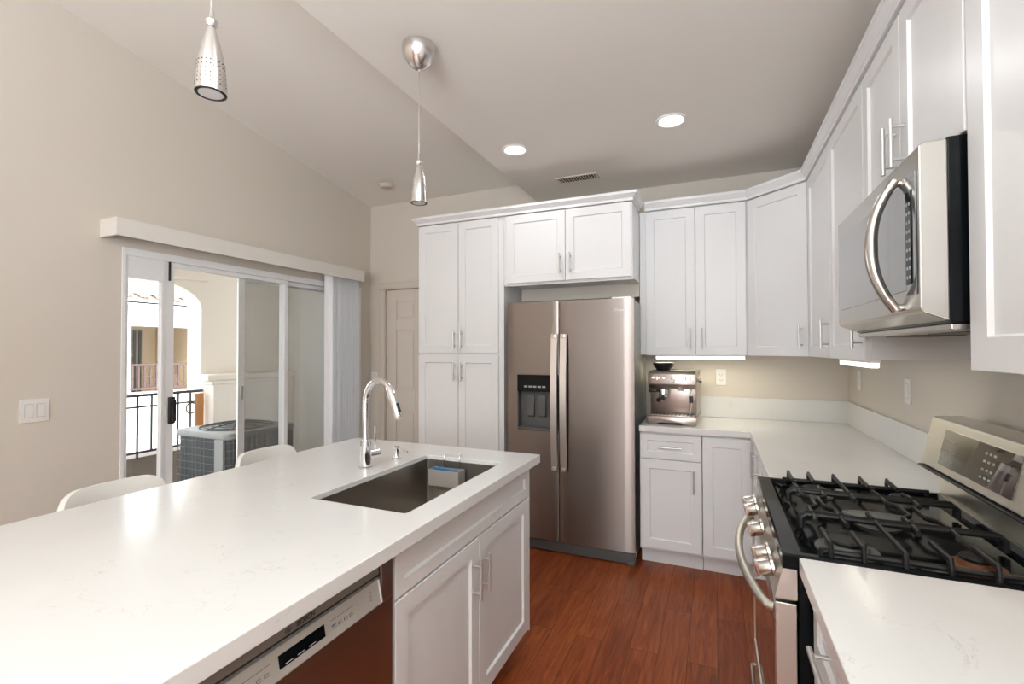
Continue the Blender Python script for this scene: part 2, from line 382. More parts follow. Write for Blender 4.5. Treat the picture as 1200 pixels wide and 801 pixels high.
# ------------------------------------------------------------------ wall cabinets
BF = 3.485
fb = frame((0, BF, 0), (0, -1))
t = thing('wall_cabinet', 'white two-door wall cabinet above the espresso machine', 'cabinet', (-.145, 3.64, 1.37))
MB().box(-.494, .203, BF, YB-.003, 1.372, 2.39, .001).build('body', 'cab', t, smooth=False)
cdoor(t, fb, -.450, -.124, 1.368, 2.382, (-.158, 1.482)); cdoor(t, fb, -.120, .190, 1.368, 2.382, (-.084, 1.482))
t = thing('corner_wall_cabinet', 'white diagonal corner wall cabinet with one door', 'cabinet', (.55, 3.5, 1.37))
MB().prism([(.206, BF+.005), (.515, 3.195), (XR-.003, 3.195), (XR-.003, YB-.003), (.206, YB-.003)], 1.372, 2.39, 'z').build('body', 'cab', t, smooth=False)
da = Vector((.206, BF)); db = Vector((.515, 3.195)); dd = (db-da); dl = dd.length; nrm = Vector((dd.y, -dd.x)).normalized()
fd = frame((da.x, da.y, 0), (nrm.x, nrm.y))
cdoor(t, fd, .010, dl-.010, 1.368, 2.382, (dl-.045, 1.482))
RF = .515
def fx(y): return frame((RF, y, 0), (-1, 0))    # u runs from y towards the camera
t = thing('wall_cabinet', 'white two-door wall cabinet between the corner and the microwave', 'cabinet', (.66, 2.62, 1.37))
MB().box(RF, XR-.003, 2.067, 3.190, 1.372, 2.39, .001).build('body', 'cab', t, smooth=False)
f = fx(3.19)
cdoor(t, f, .012, .565, 1.368, 2.382, (.530, 1.482)); cdoor(t, f, .569, 1.121, 1.368, 2.382, (1.086, 1.482))
t = thing('wall_cabinet', 'short white two-door wall cabinet directly above the microwave', 'cabinet', (.66, 1.68, 1.88))
MB().box(RF, XR-.003, 1.308, 2.063, 1.882, 2.39, .001).build('body', 'cab', t, smooth=False)
f = fx(2.063)
cdoor(t, f, .002, .372, 1.880, 2.382, (.340, 1.995)); cdoor(t, f, .376, .752, 1.880, 2.382, (.408, 1.995))
t = thing('wall_cabinet', 'white wall cabinet nearest the camera, right of the microwave', 'cabinet', (.66, .85, 1.37))
MB().box(RF, XR-.003, .40, 1.304, 1.372, 2.39, .001).build('body', 'cab', t, smooth=False)
f = fx(1.304)
cdoor(t, f, .004, .448, 1.366, 2.382, (.41, 1.482), st=.068); cdoor(t, f, .452, .900, 1.366, 2.382, (.49, 1.482), st=.068)

# crown moulding swept along the cabinet tops
def crown(path, z0, z1, name, s=1.0):
    prof = [(0, z0), (.010, z0), (.010, z0+.018), (.016, z0+.022), (.034, z1-.020), (.038, z1-.018), (.038, z1), (-.02, z1), (-.02, z0)]
    prof = [(a*s if a > 0 else a, z) for a, z in prof]
    P = [Vector(p) for p in path]; n = len(P); vs = []; fs = []; k = len(prof)
    for i, p in enumerate(P):
        d1 = (P[i]-P[i-1]).normalized() if i else None; d2 = (P[i+1]-P[i]).normalized() if i < n-1 else None
        n1 = Vector((d1.y, -d1.x)) if d1 else None; n2 = Vector((d2.y, -d2.x)) if d2 else None
        if n1 and n2: m_ = (n1+n2).normalized(); m_ = m_/max(.3, m_.dot(n1))
        else: m_ = n1 or n2
        for o_, z in prof: q = p+m_*o_; vs.append((q.x, q.y, z))
    for i in range(n-1):
        for j in range(k): fs.append((i*k+j, (i+1)*k+j, (i+1)*k+(j+1) % k, i*k+(j+1) % k))
    fs += [tuple(range(k)), tuple((n-1)*k+j for j in range(k))[::-1]]
    mb = MB(); mb._f(vs, fs); return struct(mb.build(name, 'cab', smooth=False))
crown([(-2.165, 3.78), (-2.165, FP-.02), (-.497, FP-.02), (-.497, BF-.03)], 2.391, 2.448, 'trim_2')
crown([(-.455, BF-.02), (.200, BF-.02), (.495, 3.187), (.495, .40)], 2.391, 2.452, 'trim_3', .85)

# ------------------------------------------------------------------ base cabinets of the back run
BP = 3.215
fb2 = frame((0, BP, 0), (0, -1))
TZ = .872
t = thing('base_cabinet', 'white base cabinet with one drawer over a door, beside the fridge', 'cabinet', (-.27, 3.5, 0))
b = MB(); b.box(-.462, -.082, BP, YB-.003, .11, TZ, .001); b.box(-.462, -.082, BP+.075, YB-.003, 0, .11); b.build('body', 'cab', t, smooth=False)
cdoor(t, fb2, -.455, -.088, .705, .862, (-.272, .783, False), 'drawer', .042)
cdoor(t, fb2, -.455, -.088, .128, .698, (-.130, .580))
t = thing('corner_base_cabinet', 'white corner base cabinet with a plain tall shaker door', 'cabinet', (.3, 3.5, 0))
b = MB(); b.box(-.078, .224, BP, YB-.003, .11, TZ, .001); b.box(.226, XR-.003, 2.805, YB-.003, .11, TZ, .001)
b.box(-.078, .30, BP+.075, YB-.003, 0, .11); b.box(.30, XR-.003, 2.805, YB-.003, 0, .11); b.build('body', 'cab', t, smooth=False)
cdoor(t, fb2, -.078, .196, .128, .862)
fr2 = frame((.226, 3.19, 0), (-1, 0))
cdoor(t, fr2, .008, .381, .128, .862, (.343, .79))
t = thing('base_cabinet', 'white base cabinet tucked between the corner and the range', 'cabinet', (.52, 2.45, 0))
b = MB(); b.box(.226, XR-.003, 2.094, 2.801, .11, TZ, .001); b.box(.30, XR-.003, 2.094, 2.801, 0, .11); b.build('body', 'cab', t, smooth=False)
cdoor(t, frame((.226, 2.80, 0), (-1, 0)), .004, .700, .705, .862, (.35, .783, False), 'drawer', .042)
cdoor(t, frame((.226, 2.80, 0), (-1, 0)), .004, .350, .128, .698, (.31, .59)); cdoor(t, frame((.226, 2.80, 0), (-1, 0)), .354, .700, .128, .698, (.394, .59))
t = thing('base_cabinet', 'white base cabinet with a drawer in the near right corner', 'cabinet', (.52, .9, 0))
b = MB(); b.box(.226, XR-.003, .0, 1.308, .11, TZ, .001); b.box(.30, XR-.003, .0, 1.308, 0, .11); b.build('body', 'cab', t, smooth=False)
for y in (1.306, .652):
    f = frame((.226, y, 0), (-1, 0))
    cdoor(t, f, .004, .648, .705, .862, (.22 if y > 1 else .32, .79, False), 'drawer', .042)
    cdoor(t, f, .004, .324, .128, .698, (.29, .59)); cdoor(t, f, .328, .648, .128, .698, (.362, .59))

# countertops
t = thing('countertop', 'white quartz countertop turning the corner between fridge and range', 'countertop', (.2, 3.5, .876))
b = MB()
b.prism([(-.462, 3.178), (.190, 3.178), (.190, 2.090), (XR-.002, 2.090), (XR-.002, YB-.002), (-.462, YB-.002)], .876, .914, 'z', .003)
b.build('slab', 'quartz', t, smooth=False)
b = MB(); b.box(-.462, XR-.002, YB-.022, YB-.002, .9145, 1.062, .002); b.box(XR-.022, XR-.002, 2.090, YB-.022, .9145, 1.062, .002); b.build('backsplash', 'quartz', t, smooth=False)
t = thing('countertop', 'white quartz countertop in the near right corner, in front of the range', 'countertop', (.5, .65, .876))
b = MB(); b.box(.180, XR-.002, -.02, 1.318, .876, .914, .003); b.build('slab', 'quartz', t, smooth=False)
MB().box(XR-.022, XR-.002, -.02, 1.318, .9145, 1.062, .002).build('backsplash', 'quartz', t, smooth=False)

# ------------------------------------------------------------------ island
IXR, IXL, IY0, IY1 = -.766, -1.872, -.35, 2.125
SX0, SX1, SY0, SY1 = -1.258, -.868, 1.205, 1.910
def ring_slab(z0, z1, outer, inner, bev=.003):
    t_ = bmesh.new()
    ox0, ox1, oy0, oy1 = outer; ix0, ix1, iy0, iy1 = inner
    O = [(ox0, oy0), (ox1, oy0), (ox1, oy1), (ox0, oy1)]
    Q = []; rr = .012
    for cx, cy, a in ((ix0+rr, iy0+rr, PI), (ix1-rr, iy0+rr, 1.5*PI), (ix1-rr, iy1-rr, 0), (ix0+rr, iy1-rr, .5*PI)):
        for k in range(4): Q.append((cx+rr*math.cos(a+k*PI/6), cy+rr*math.sin(a+k*PI/6)))
    vs = []; fs = []
    for z in (z0, z1): vs += [(x, y, z) for x, y in O] + [(x, y, z) for x, y in Q]
    n = 20
    for s_, off in ((0, 0), (1, n)):
        for k in range(4):
            k2 = (k+1) % 4
            fs.append([off+k, off+k2, off+4+k2*4, off+4+k*4+3])
            fs.append([off+k] + [off+4+k*4+j for j in (3, 2, 1, 0)])
    for k in range(4): fs.append([k, (k+1) % 4, n+(k+1) % 4, n+k])
    for k in range(16): fs.append([4+k, 4+(k+1) % 16, n+4+(k+1) % 16, n+4+k])
    return vs, fs
vs, fs = ring_slab(.876, .914, (IXL, IXR, IY0, IY1), (SX0, SX1, SY0, SY1))
b = MB(); b._f(vs, fs)
o = b.build('countertop', 'quartz', smooth=False, org=((IXL+IXR)/2, .9, .876))
bv = o.modifiers.new('edge', 'BEVEL'); bv.width = .0025; bv.segments = 2; bv.limit_method = 'ANGLE'; bv.angle_limit = math.radians(60)
tag(o, 'long white quartz island countertop with a sink cut into it', 'countertop')

IF = -.822   # island cabinet box front (doors reach -.802)
fi = lambda y: frame((IF, y, 0), (1, 0))
t = thing('sink_cabinet', 'white island sink cabinet with two shaker doors under the sink', 'cabinet', (-1.1, 1.57, 0))
b = MB()
b.box(-1.40, IF, 1.064, 1.082, .11, TZ); b.box(-1.40, IF, 2.045, 2.063, .11, TZ); b.box(-1.40, -1.38, 1.082, 2.045, .11, TZ)
b.box(-1.38, IF, 1.082, 2.045, .11, .13); b.box(-.84, IF, 1.082, 2.045, .13, TZ); b.box(-1.38, -.90, 1.064, 2.063, 0, .11)
b.build('body', 'cab', t, smooth=False)
f = fi(1.064)
cdoor(t, f, .003, .997, .732, .862, None, 'false_drawer', .040)
cdoor(t, f, .003, .497, .125, .724, (.452, .592)); cdoor(t, f, .501, .997, .125, .724, (.520, .592))
# remainder of the island base
t = thing('island_base', 'white panelled island base carrying the quartz top', 'island', (-1.45, .8, 0))
b = MB(); b.box(-1.58, -1.405, -.28, 2.075, 0, TZ, .001); b.box(-1.405, -.803, 2.066, 2.078, .11, TZ, .001); b.box(-1.405, -.90, 2.066, 2.078, 0, .11); b.build('back_panel', 'cab', t, smooth=False)
b = MB(); b.box(-1.403, IF, -.28, .440, .11, TZ, .001); b.box(-1.403, -.90, -.28, .440, 0, .11); b.build('body', 'cab', t, smooth=False)
cdoor(t, fi(-.28), .004, .716, .705, .862, (.36, .783, False), 'drawer', .042); cdoor(t, fi(-.28), .004, .358, .128, .698, (.32, .59)); cdoor(t, fi(-.28), .362, .716, .128, .698, (.40, .59))

# dishwasher
t = thing('dishwasher', 'stainless steel dishwasher built into the island left of the sink cabinet', 'dishwasher', (-1.1, .75, 0))
b = MB(); b.box(-1.38, -.83, .452, 1.055, .09, .868); b.box(-1.3, -.88, .452, 1.055, 0, .09); b.build('tub', 'greyp', t, smooth=False)
b = MB(); b.box(-.829, -.800, .455, 1.052, .11, .757, .002); b.box(-.829, -.800, 1.004, 1.052, .757, .868, .002); b.box(-.829, -.800, .455, .500, .757, .868, .002)
d = b.build('door', 'dwsteel', t, smooth=False)
b = MB(); b.box(-.829, -.808, .5005, 1.0035, .829, .867, .001); b.build('pocket_handle', 'stripgrey', d, smooth=False)
MB().box(-.829, -.815, .5005, 1.0035, .820, .828).build('pocket_gap', 'darkgap', d, smooth=False)
b = MB(); b.prism([(-.829, .819), (-.806, .819), (-.794, .762), (-.797, .758), (-.829, .758)], .5005, 1.0035, 'y'); cp = b.build('control_panel', 'panelgrey', d, smooth=False)
# everything on the control panel lies on its slanted face
sl = math.atan2(.012, .057)
fc = Matrix.Translation((-.800, .752, .790)) @ frame((0,0,0), (1, 0)) @ Matrix.Rotation(-sl, 4, 'X')
b = MB(fc); b.box(-.062, .058, -.012, .014, -.001, .0012); b.build('display', 'black', cp, smooth=False)
b = MB(fc)
for u in (-.048, -.018, .012): b.box(u, u+.018, -.009, -.007, .0012, .0016)
b.build('display_marking', 'lcd', cp, smooth=False)
for u0, u1, hh in ((.078, .150, .010), (-.150, -.082, .010)):
    b = MB(fc)
    b.box(u0, u1, hh, hh+.0006, .0, .0009); b.box(u0, u0+.014, -.001, 0, 0, .0009)
    for k in range(4):
        a = u0+k*(u1-u0)/4+.003; b.box(a, a+.010, -.003, -.0022, 0, .0009); b.box(a, a+.012, -.008, -.0074, 0, .0009); b.box(a, a+.0006, -.008, -.003, 0, .0009)
    b.build('button_marking', 'inkd', cp, smooth=False)
b = MB(fc)
for k in range(3): b.box(.205, .215, .012-k*.009, .0126-k*.009, 0, .0009); b.box(.208, .213, .009-k*.009, .0096-k*.009, 0, .0009)
b.build('indicator_marking', 'inkd', cp, smooth=False)
b = MB(fc @ Matrix.Translation((.2475, -.002, .0))); b.box(-.0035, 0, -.027, .029, -.001, .002, .0005); b.build('end_cap', 'white', cp, smooth=False)
fs_ = Matrix.Translation((-.8079, .765, .8385)) @ frame((0,0,0), (1, 0))
mesh_text('BOSCH', .0145, fs_, 'inkd', 'brand_lettering', d, 1.05, .0004)
b = MB(fs_ @ Matrix.Translation((-.046, 0, .0004))); b.tube([(.007*math.cos(a*PI/8), .007*math.sin(a*PI/8), 0) for a in range(16)], .0006, 6, closed=True)
b.box(-.0025, -.0015, -.004, .004, 0, .0008); b.box(.0015, .0025, -.004, .004, 0, .0008); b.box(-.002, .002, -.0005, .0005, 0, .0008); b.build('brand_emblem', 'inkd', d)

# sink
t = thing('kitchen_sink', 'undermount stainless steel single bowl sink in the island', 'sink', ((SX0+SX1)/2, (SY0+SY1)/2, .65))
def rr_rect(x0, x1, y0, y1, r, n=5):
    q = []
    for cx, cy, a in ((x0+r, y0+r, PI), (x1-r, y0+r, 1.5*PI), (x1-r, y1-r, 0), (x0+r, y1-r, .5*PI)):
        for k in range(n+1): q.append((cx+r*math.cos(a+k*PI/2/n), cy+r*math.sin(a+k*PI/2/n)))
    return q
rings = []
for g, z, r in ((-.0008, .896, .012), (-.0016, .896, .012), (-.0018, .700, .012), (.001, .672, .014), (.012, .658, .02), (.028, .654, .03)):
    rings.append([(x, y, z) for x, y in rr_rect(SX0-g if g > 0 and z > .87 else SX0+abs(g), SX1+g if g > 0 and z > .87 else SX1-abs(g), SY0-g if g > 0 and z > .87 else SY0+abs(g), SY1+g if g > 0 and z > .87 else SY1-abs(g), r)])
b = MB(); n = len(rings[0]); vs = [p for q in rings for p in q]; fs = []
for i in range(len(rings)-1):
    for k in range(n): fs.append((i*n+k, i*n+(k+1) % n, (i+1)*n+(k+1) % n, (i+1)*n+k))
fs.append(tuple((len(rings)-1)*n+k for k in range(n))); b._f(vs, fs)
bowl = b.build('bowl', 'sink', t)
sm = bowl.modifiers.new('sheet', 'SOLIDIFY'); sm.thickness = .0012; sm.offset = 0
b = MB(); b.lathe([(.0, .6555), (.03, .6555), (.034, .659), (.045, .659), (.047, .655)], ((SX0+SX1)/2, (SY0+SY1)/2, 0)); b.build('drain', 'chrome', t)

# sponge caddy hung over the far rim
t = thing('sink_caddy', 'small steel caddy hooked over the far rim of the sink', 'caddy', (-1.115, 1.86, .80))
b = MB(); x0, x1, y0, y1 = -1.20, -1.045, 1.835, 1.895
for g in ((x0, x1, y0, y0+.0015), (x0, x1, y1-.0015, y1), (x0, x0+.0015, y0+.0015, y1-.0015), (x1-.0015, x1, y0+.0015, y1-.0015)): b.box(*g, .800, .870)
b.box(x0, x1, y0, y1, .7985, .800); b.build('basket', 'caddys', t, smooth=False)
b = MB()
for x in (-1.155, -1.075): b.tube([(x, 1.897, .83), (x, 1.897, .90), (x, 1.899, .918), (x, 1.905, .926), (x+.0, 1.915, .928)], .0018, 8)
b.tube([(-1.155, 1.915, .928), (-1.15, 1.935, .926), (-1.08, 1.935, .926), (-1.075, 1.915, .928)], .0018, 8)
b.tube([(-1.155, 1.935, .917), (-1.075, 1.935, .917)], .0016, 8); b.tube([(-1.155, 1.897, .85), (-1.075, 1.897, .85)], .0018, 8); b.build('hook', 'chrome', t)
b = MB(Matrix.Translation((-1.125, 1.862, .812)) @ Matrix.Rotation(.05, 4, 'Y')); b.box(-.06, .062, -.020, -.006, 0, .066, .004); 
o = tag(b.build('scrub_sponge', 'blue'), 'blue sponge standing in the small steel sink caddy', 'sponge')

# faucet
fxp, fyp = -1.357, 1.600
t = thing('kitchen_faucet', 'tall chrome gooseneck pull-down faucet behind the sink', 'faucet', (fxp, fyp, .914))
b = MB(); b.lathe([(.0, .9142), (.031, .9142), (.031, .919), (.027, .922), (.0245, .924), (.0235, .99), (.0225, 1.022), (.0225, 1.026), (.0165, 1.028), (.0145, 1.034)], (fxp, fyp, 0)); b.build('base', 'chrome', t)
hz = 1.187; R_ = .098
dirx = Vector((.955, -.30, 0)).normalized()
pts = [(fxp, fyp, 1.02), (fxp, fyp, 1.10), (fxp, fyp, hz)]
for k in range(1, 15):
    a = PI - k*PI/16*1.0; pts.append((fxp+dirx.x*(R_+R_*math.cos(a)), fyp+dirx.y*(R_+R_*math.cos(a)), hz+R_*math.sin(a)))
b = MB(); b.tube(pts, .0132, 16); b.build('neck', 'chrome', t)
p1 = Vector(pts[-1]); p0 = Vector(pts[-2]); dv = (p1-p0).normalized()
b = MB(); b.tube([p1-dv*.045, p1-dv*.04, p1+dv*.03, p1+dv*.088, p1+dv*.092], [.0145, .0165, .0175, .0155, .013], 18); sh = b.build('spray_head', 'chrome', t)
pb = p1+dv*.045+dirx*.017
b = MB(); b.tube([pb-dv*.018, pb+dv*.018], .0055, 12, flat=(1, 1.2)); b.build('spray_button', 'blackp', sh)
b = MB(); sd = Vector((.30, .955, 0)); q0 = Vector((fxp, fyp, .968))
b.tube([q0+sd*.015, q0+sd*.060], .0185, 18); b.tube([q0+sd*.060, q0+sd*.066], [.0185, .014], 18); b.build('valve', 'chrome', t)
b = MB(); b.tube([q0+sd*.047, q0+sd*.047+Vector((0, 0, .03)), q0+sd*.050+Vector((-.006, 0, .115))], [.0048, .0042, .0038], 10); b.build('lever', 'chrome', t)
# soap pump
t = thing('soap_dispenser', 'short chrome soap dispenser pump beside the faucet', 'soap dispenser', (-1.342, 1.790, .914))
b = MB(); b.lathe([(.0, .9142), (.024, .9142), (.024, .9175), (.015, .921), (.0125, .925), (.0125, .938)], (-1.342, 1.790, 0)); b.build('base', 'chrome', t)
b = MB(); b.lathe([(.008, .936), (.008, .944), (.0145, .946), (.0155, .966), (.012, .971), (.0, .972)], (-1.342, 1.790, 0))
b.tube([(-1.338, 1.790, .961), (-1.300, 1.782, .957), (-1.272, 1.777, .953)], [.0055, .0045, .004], 10); b.build('pump_head', 'chrome', t)

# ------------------------------------------------------------------ refrigerator
t = thing('refrigerator', 'stainless steel side-by-side refrigerator with water dispenser', 'refrigerator', (-.935, 3.45, 0))
FX0, FXG, FX1 = -1.392, -.998, -.487
b = MB(); b.box(FX0+.004, FX1-.004, 3.222, YB-.04, .03, 1.735, .004); b.build('body', 'fgrey', t, smooth=False)
b = MB(); b.prism([(FX0+.004, 3.222), (FX1-.006, 3.222), (FX1-.003, 3.205), (FX1-.01, 3.162), (FX0+.01, 3.162)], .012, .078, 'z'); b.box(FX1-.05, FX1-.003, 3.15, 3.222, .004, .030, .003); b.box(FX0, FX0+.05, 3.16, 3.222, 0, .03); b.build('kick_plate', 'greyp', t, smooth=False)
def fdoor(x0, x1, cut=None):
    # convex front: one cross section, extruded in z
    n = 14; pts = []
    gx0, gx1 = FX0, FX1
    for k in range(n+1):
        x = x0+(x1-x0)*k/n; u = (x-(gx0+gx1)/2)/((gx1-gx0)/2); y = 3.150+.011*u*u
        e = min(x-x0, x1-x)
        if e < .002: y += .006
        pts.append((x, y))
    return pts
z0, z1 = .084, 1.748
dxa, dxb, dza, dzb = -1.308, -1.052, .838, 1.232
b = MB()
pl_ = fdoor(FX0, FXG-.003)
def section(b, pts, za, zb): b.prism(pts+[(pts[-1][0], 3.218), (pts[0][0], 3.218)], za, zb, 'z')
section(b, pl_, z0, dza); section(b, pl_, dzb, z1)
def cut(pts, xa, xb):
    def yy(x): u = (x-(FX0+FX1)/2)/((FX1-FX0)/2); return 3.150+.011*u*u
    return [(xa, yy(xa))]+[p for p in pts if xa < p[0] < xb]+[(xb, yy(xb))]
section(b, cut(pl_, FX0+.0005, dxa), dza, dzb); section(b, cut(pl_, dxb, FXG-.0035), dza, dzb)
b.box(dxa, dxb, 3.205, 3.218, dza, dzb)
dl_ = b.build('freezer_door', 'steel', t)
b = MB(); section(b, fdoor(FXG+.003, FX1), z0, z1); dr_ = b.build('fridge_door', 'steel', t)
b = MB(); b.box(dxa+.0005, dxb-.0005, 3.142, 3.204, 1.113, dzb-.0005, .003); dp = b.build('dispenser_panel', 'black', dl_, smooth=False)
b = MB()
for k in range(5): b.box(dxa+.055+k*.034, dxa+.055+k*.034+.024, 3.1405, 3.142, 1.142, 1.154)
b.build('panel_marking', 'lcd', dp, smooth=False)
b = MB(); b.box(dxa+.0005, dxb-.0005, 3.196, 3.204, dza+.001, 1.112); b.box(dxa+.0005, dxa+.006, 3.15, 3.196, dza+.001, 1.112); b.box(dxb-.006, dxb-.0005, 3.15, 3.196, dza+.001, 1.112)
dcv = b.build('dispenser_cavity', 'greyp', dl_, smooth=False)
b = MB(); b.box(dxa+.006, dxb-.006, 3.143, 3.196, dza+.001, dza+.022, .003); b.build('drip_tray', 'greyp', dcv, smooth=False)
for x in (-1.215, -1.128):
    b = MB(); b.prism([(3.192, 1.09), (3.175, 1.09), (3.165, .94), (3.185, .93), (3.192, .94)], x-.026, x+.026, 'x', .002); b.build('paddle', 'greyp', dcv, smooth=False)
for par, xc in ((dl_, -1.022), (dr_, -.956)):
    pts = [(xc, 3.148, 1.515)]; n = 16
    b = MB(); ring = []
    for k in range(n+1):
        z = .575+(1.517-.575)*k/n; bow = .028+.022*math.sin(PI*k/n); y = 3.147-bow
        ring.append((y, z))
    poly = ring + [(y+.014, z) for y, z in reversed(ring)]
    b.prism(poly, xc-.022, xc+.022, 'x'); 
    b.box(xc-.015, xc+.015, 3.112, 3.149, .577, .605, .003); b.box(xc-.015, xc+.015, 3.112, 3.149, 1.487, 1.515, .003)
    b.build('door_handle', 'handles', par)
ff = Matrix.Translation((-.575, 3.1572, 1.672)) @ frame((0,0,0), (.08, -1))
mesh_text('Whirlpool', .020, ff, 'fgrey', 'brand_lettering', dr_, 1.0, .0002)
b = MB(ff); b.tube([(-.022+.017*math.cos(a*PI/8), -.001+.012*math.sin(a*PI/8), .0004) for a in range(16)], .0007, 6, closed=True); b.build('brand_emblem', 'fgrey', dr_)
b = MB(); b.box(FX1-.15, FX1-.02, 3.19, 3.30, 1.749, 1.764, .003); b.build('hinge_cover', 'steelv', t, smooth=False)

# ------------------------------------------------------------------ range
t = thing('gas_range', 'stainless steel gas range with black cooktop and five burners', 'range', (.47, 1.703, 0))
RY0, RY1 = 1.324, 2.084
b = MB(); b.box(.180, XR-.025, RY0+.004, RY1-.004, .03, .872, .002); b.box(.25, XR-.05, RY0+.02, RY1-.02, 0, .03); b.build('body', 'black', t, smooth=False)
# cooktop: raised rim around a sunken well
b = MB(); x0, x1, y0, y1 = .146, .712, RY0, RY1
def rect(g, z, xo=0): return [(x0+g+xo, y0+g, z), (x1-g, y0+g, z), (x1-g, y1-g, z), (x0+g+xo, y1-g, z)]
L_ = [rect(0, .880), rect(0, .912), rect(.004, .9165), rect(.020, .9165, .022), rect(.030, .904, .024), rect(.05, .898, .03)]
vs = [p for q in L_ for p in q]; fs = [(3,2,1,0)]
for i in range(len(L_)-1):
    for k in range(4): fs.append((i*4+k, i*4+(k+1) % 4, (i+1)*4+(k+1) % 4, (i+1)*4+k))
n = (len(L_)-1)*4; fs.append((n, n+1, n+2, n+3)); b._f(vs, fs); ck = b.build('cooktop', 'black', t, smooth=False)
for i, (x, y, r, mt) in enumerate(((.315, 1.955, .038, 'burner'), (.560, 1.955, .032, 'burner'), (.305, 1.455, .047, 'burner'), (.560, 1.455, .036, 'copper'), (.43, 1.705, .040, 'burner'))):
    b = MB()
    sx = 1.0
    b.lathe([(r*1.5, .8985), (r*1.45, .904), (r*1.05, .906), (r*1.0, .917), (r*.4, .918)], (x, y, 0), 28); bo = b.build('burner', mt, t)
    b = MB()
    if i == 4: b.prism([(x+.085*math.cos(a*PI/16)*(1), y+.036*math.sin(a*PI/16)) for a in range(32)], .918, .925, 'z', .002)
    else: b.lathe([(r*.9, .918), (r*.92, .924), (r*.85, .927), (0, .928)], (x, y, 0), 28)
    b.build('burner_cap', 'iron' if i != 4 else 'burner', bo)
FX = (.250, .315, .393, .473, .552); GR = .0068; GT = .944
def bar(b, pts): b.tube(pts, GR, 8, flat=(1.15, .85))
def grate(ya, yb, kind):
    b = MB()
    s_ = 1 if kind == 'far' else -1
    if kind != 'centre':
        yi = ya if kind == 'far' else yb; yo = yb if kind == 'far' else ya
        bar(b, [(.222, yi, .906), (.222, yi, .934), (.232, yi, GT), (.30, yi, GT), (.43, yi, GT-.002), (.56, yi, GT), (.648, yi, GT), (.658, yi, .934), (.658, yi, .906)])
        for i, x in enumerate(FX):
            ym = yi+s_*.075
            if i == 2: bar(b, [(x, yi, GT), (x, yo-s_*.02, GT+.001), (x, yo-s_*.004, GT+.004), (x, yo, .934), (x, yo, .915)])
            else:
                cx = (.315 if i < 2 else .56); dx = -.018 if x < cx else .012
                bar(b, [(x, yi, GT), (x, yi+s_*.035, GT), (x+dx*.3, yi+s_*.055, GT)])
                bar(b, [(x, yi+s_*.115, GT), (x, yo-s_*.02, GT+.001), (x, yo-s_*.004, GT+.004), (x, yo, .934), (x, yo, .915)])
        bar(b, [(.236, yo-s_*.018, .922), (.658, yo-s_*.018, .922)])
        for x in (.236, .658): bar(b, [(x, yo-s_*.018, .910), (x, yo-s_*.018, .93)])
        for x in (.285, .512): bar(b, [(x-.03, yi+s_*.115, .93), (x-.03, yi+s_*.115, GT)])
    else:
        bar(b, [(.222, ya, .906), (.222, ya, .934), (.232, ya, GT-.002), (.648, ya, GT-.002), (.658, ya, .934), (.658, ya, .906)])
        bar(b, [(.222, yb, .906), (.222, yb, .934), (.232, yb, GT-.002), (.648, yb, GT-.002), (.658, yb, .934), (.658, yb, .906)])
        for i, x in enumerate(FX):
            if i == 2: continue
            m_ = (ya+yb)/2; k = .022 if i in (0, 3) else -.022
            bar(b, [(x, yb, GT), (x, yb-.05, GT), (x+k, yb-.075, GT), (x+k, ya+.075, GT), (x, ya+.05, GT), (x, ya, GT)])
        bar(b, [(FX[2], yb, GT), (FX[2], yb-.055, GT)]); bar(b, [(FX[2], ya, GT), (FX[2], ya+.055, GT)])
    b.build('grate', 'iron', t)
grate(1.838, 2.066, 'far'); grate(1.584, 1.820, 'centre'); grate(1.342, 1.566, 'near')
# slanted control panel
b = MB(); b.prism([(.146, .879), (.150, .882), (.178, .882), (.178, .806), (.128, .806)], RY0, RY1, 'y', .0015); cpn = b.build('control_panel', 'steelh', t, smooth=False)
tilt = math.atan2(.018, .073)
for y in (1.995, 1.905, 1.705, 1.505, 1.415):
    A = Matrix.Translation((.137, y, .845)) @ Matrix.Rotation(-tilt, 4, 'Y') @ Matrix.Rotation(-PI/2, 4, 'Y')
    b = MB(A); b.lathe([(.028, 0), (.028, .006), (.022, .009), (.0205, .034), (.019, .037), (0, .038)], seg=28); b.box(-.0225, .0225, -.0075, .0075, .012, .046, .003)
    b.build('knob', 'steelv', t)
# oven door with window and bowed handle
b = MB(); b.box(.130, .176, RY0+.002, RY0+.022, .255, .796, .002); b.box(.130, .176, RY1-.022, RY1-.002, .255, .796, .002); b.box(.130, .176, RY0+.022, RY1-.022, .74, .796, .002); b.box(.130, .176, RY0+.022, RY1-.022, .255, .30, .002)
od = b.build('oven_door', 'steelh', t, smooth=False)
MB().box(.133, .174, RY0+.0225, RY1-.0225, .3005, .7395).build('oven_window', 'ovenglass', od, smooth=False)
b = MB(); n = 20; pts = [(.131, RY0+.030, .768)]
for k in range(n+1):
    a = k/n; pts.append((.118-.052*math.sin(PI*a)**.75, RY0+.036+(RY1-RY0-.072)*a, .768))
pts.append((.131, RY1-.030, .768)); b.tube(pts, .0125, 14); b.build('oven_handle', 'steelh', od)
b = MB(); b.box(.132, .176, RY0+.002, RY1-.002, .06, .248, .002); dw = b.build('drawer', 'steelh', t, smooth=False)
b = MB(); b.tube([(.131, RY0+.05, .215), (.119, RY0+.055, .215), (.117, RY0+.07, .215), (.117, RY1-.07, .215), (.119, RY1-.055, .215), (.131, RY1-.05, .215)], .006, 10); b.build('drawer_handle', 'steelv', dw)
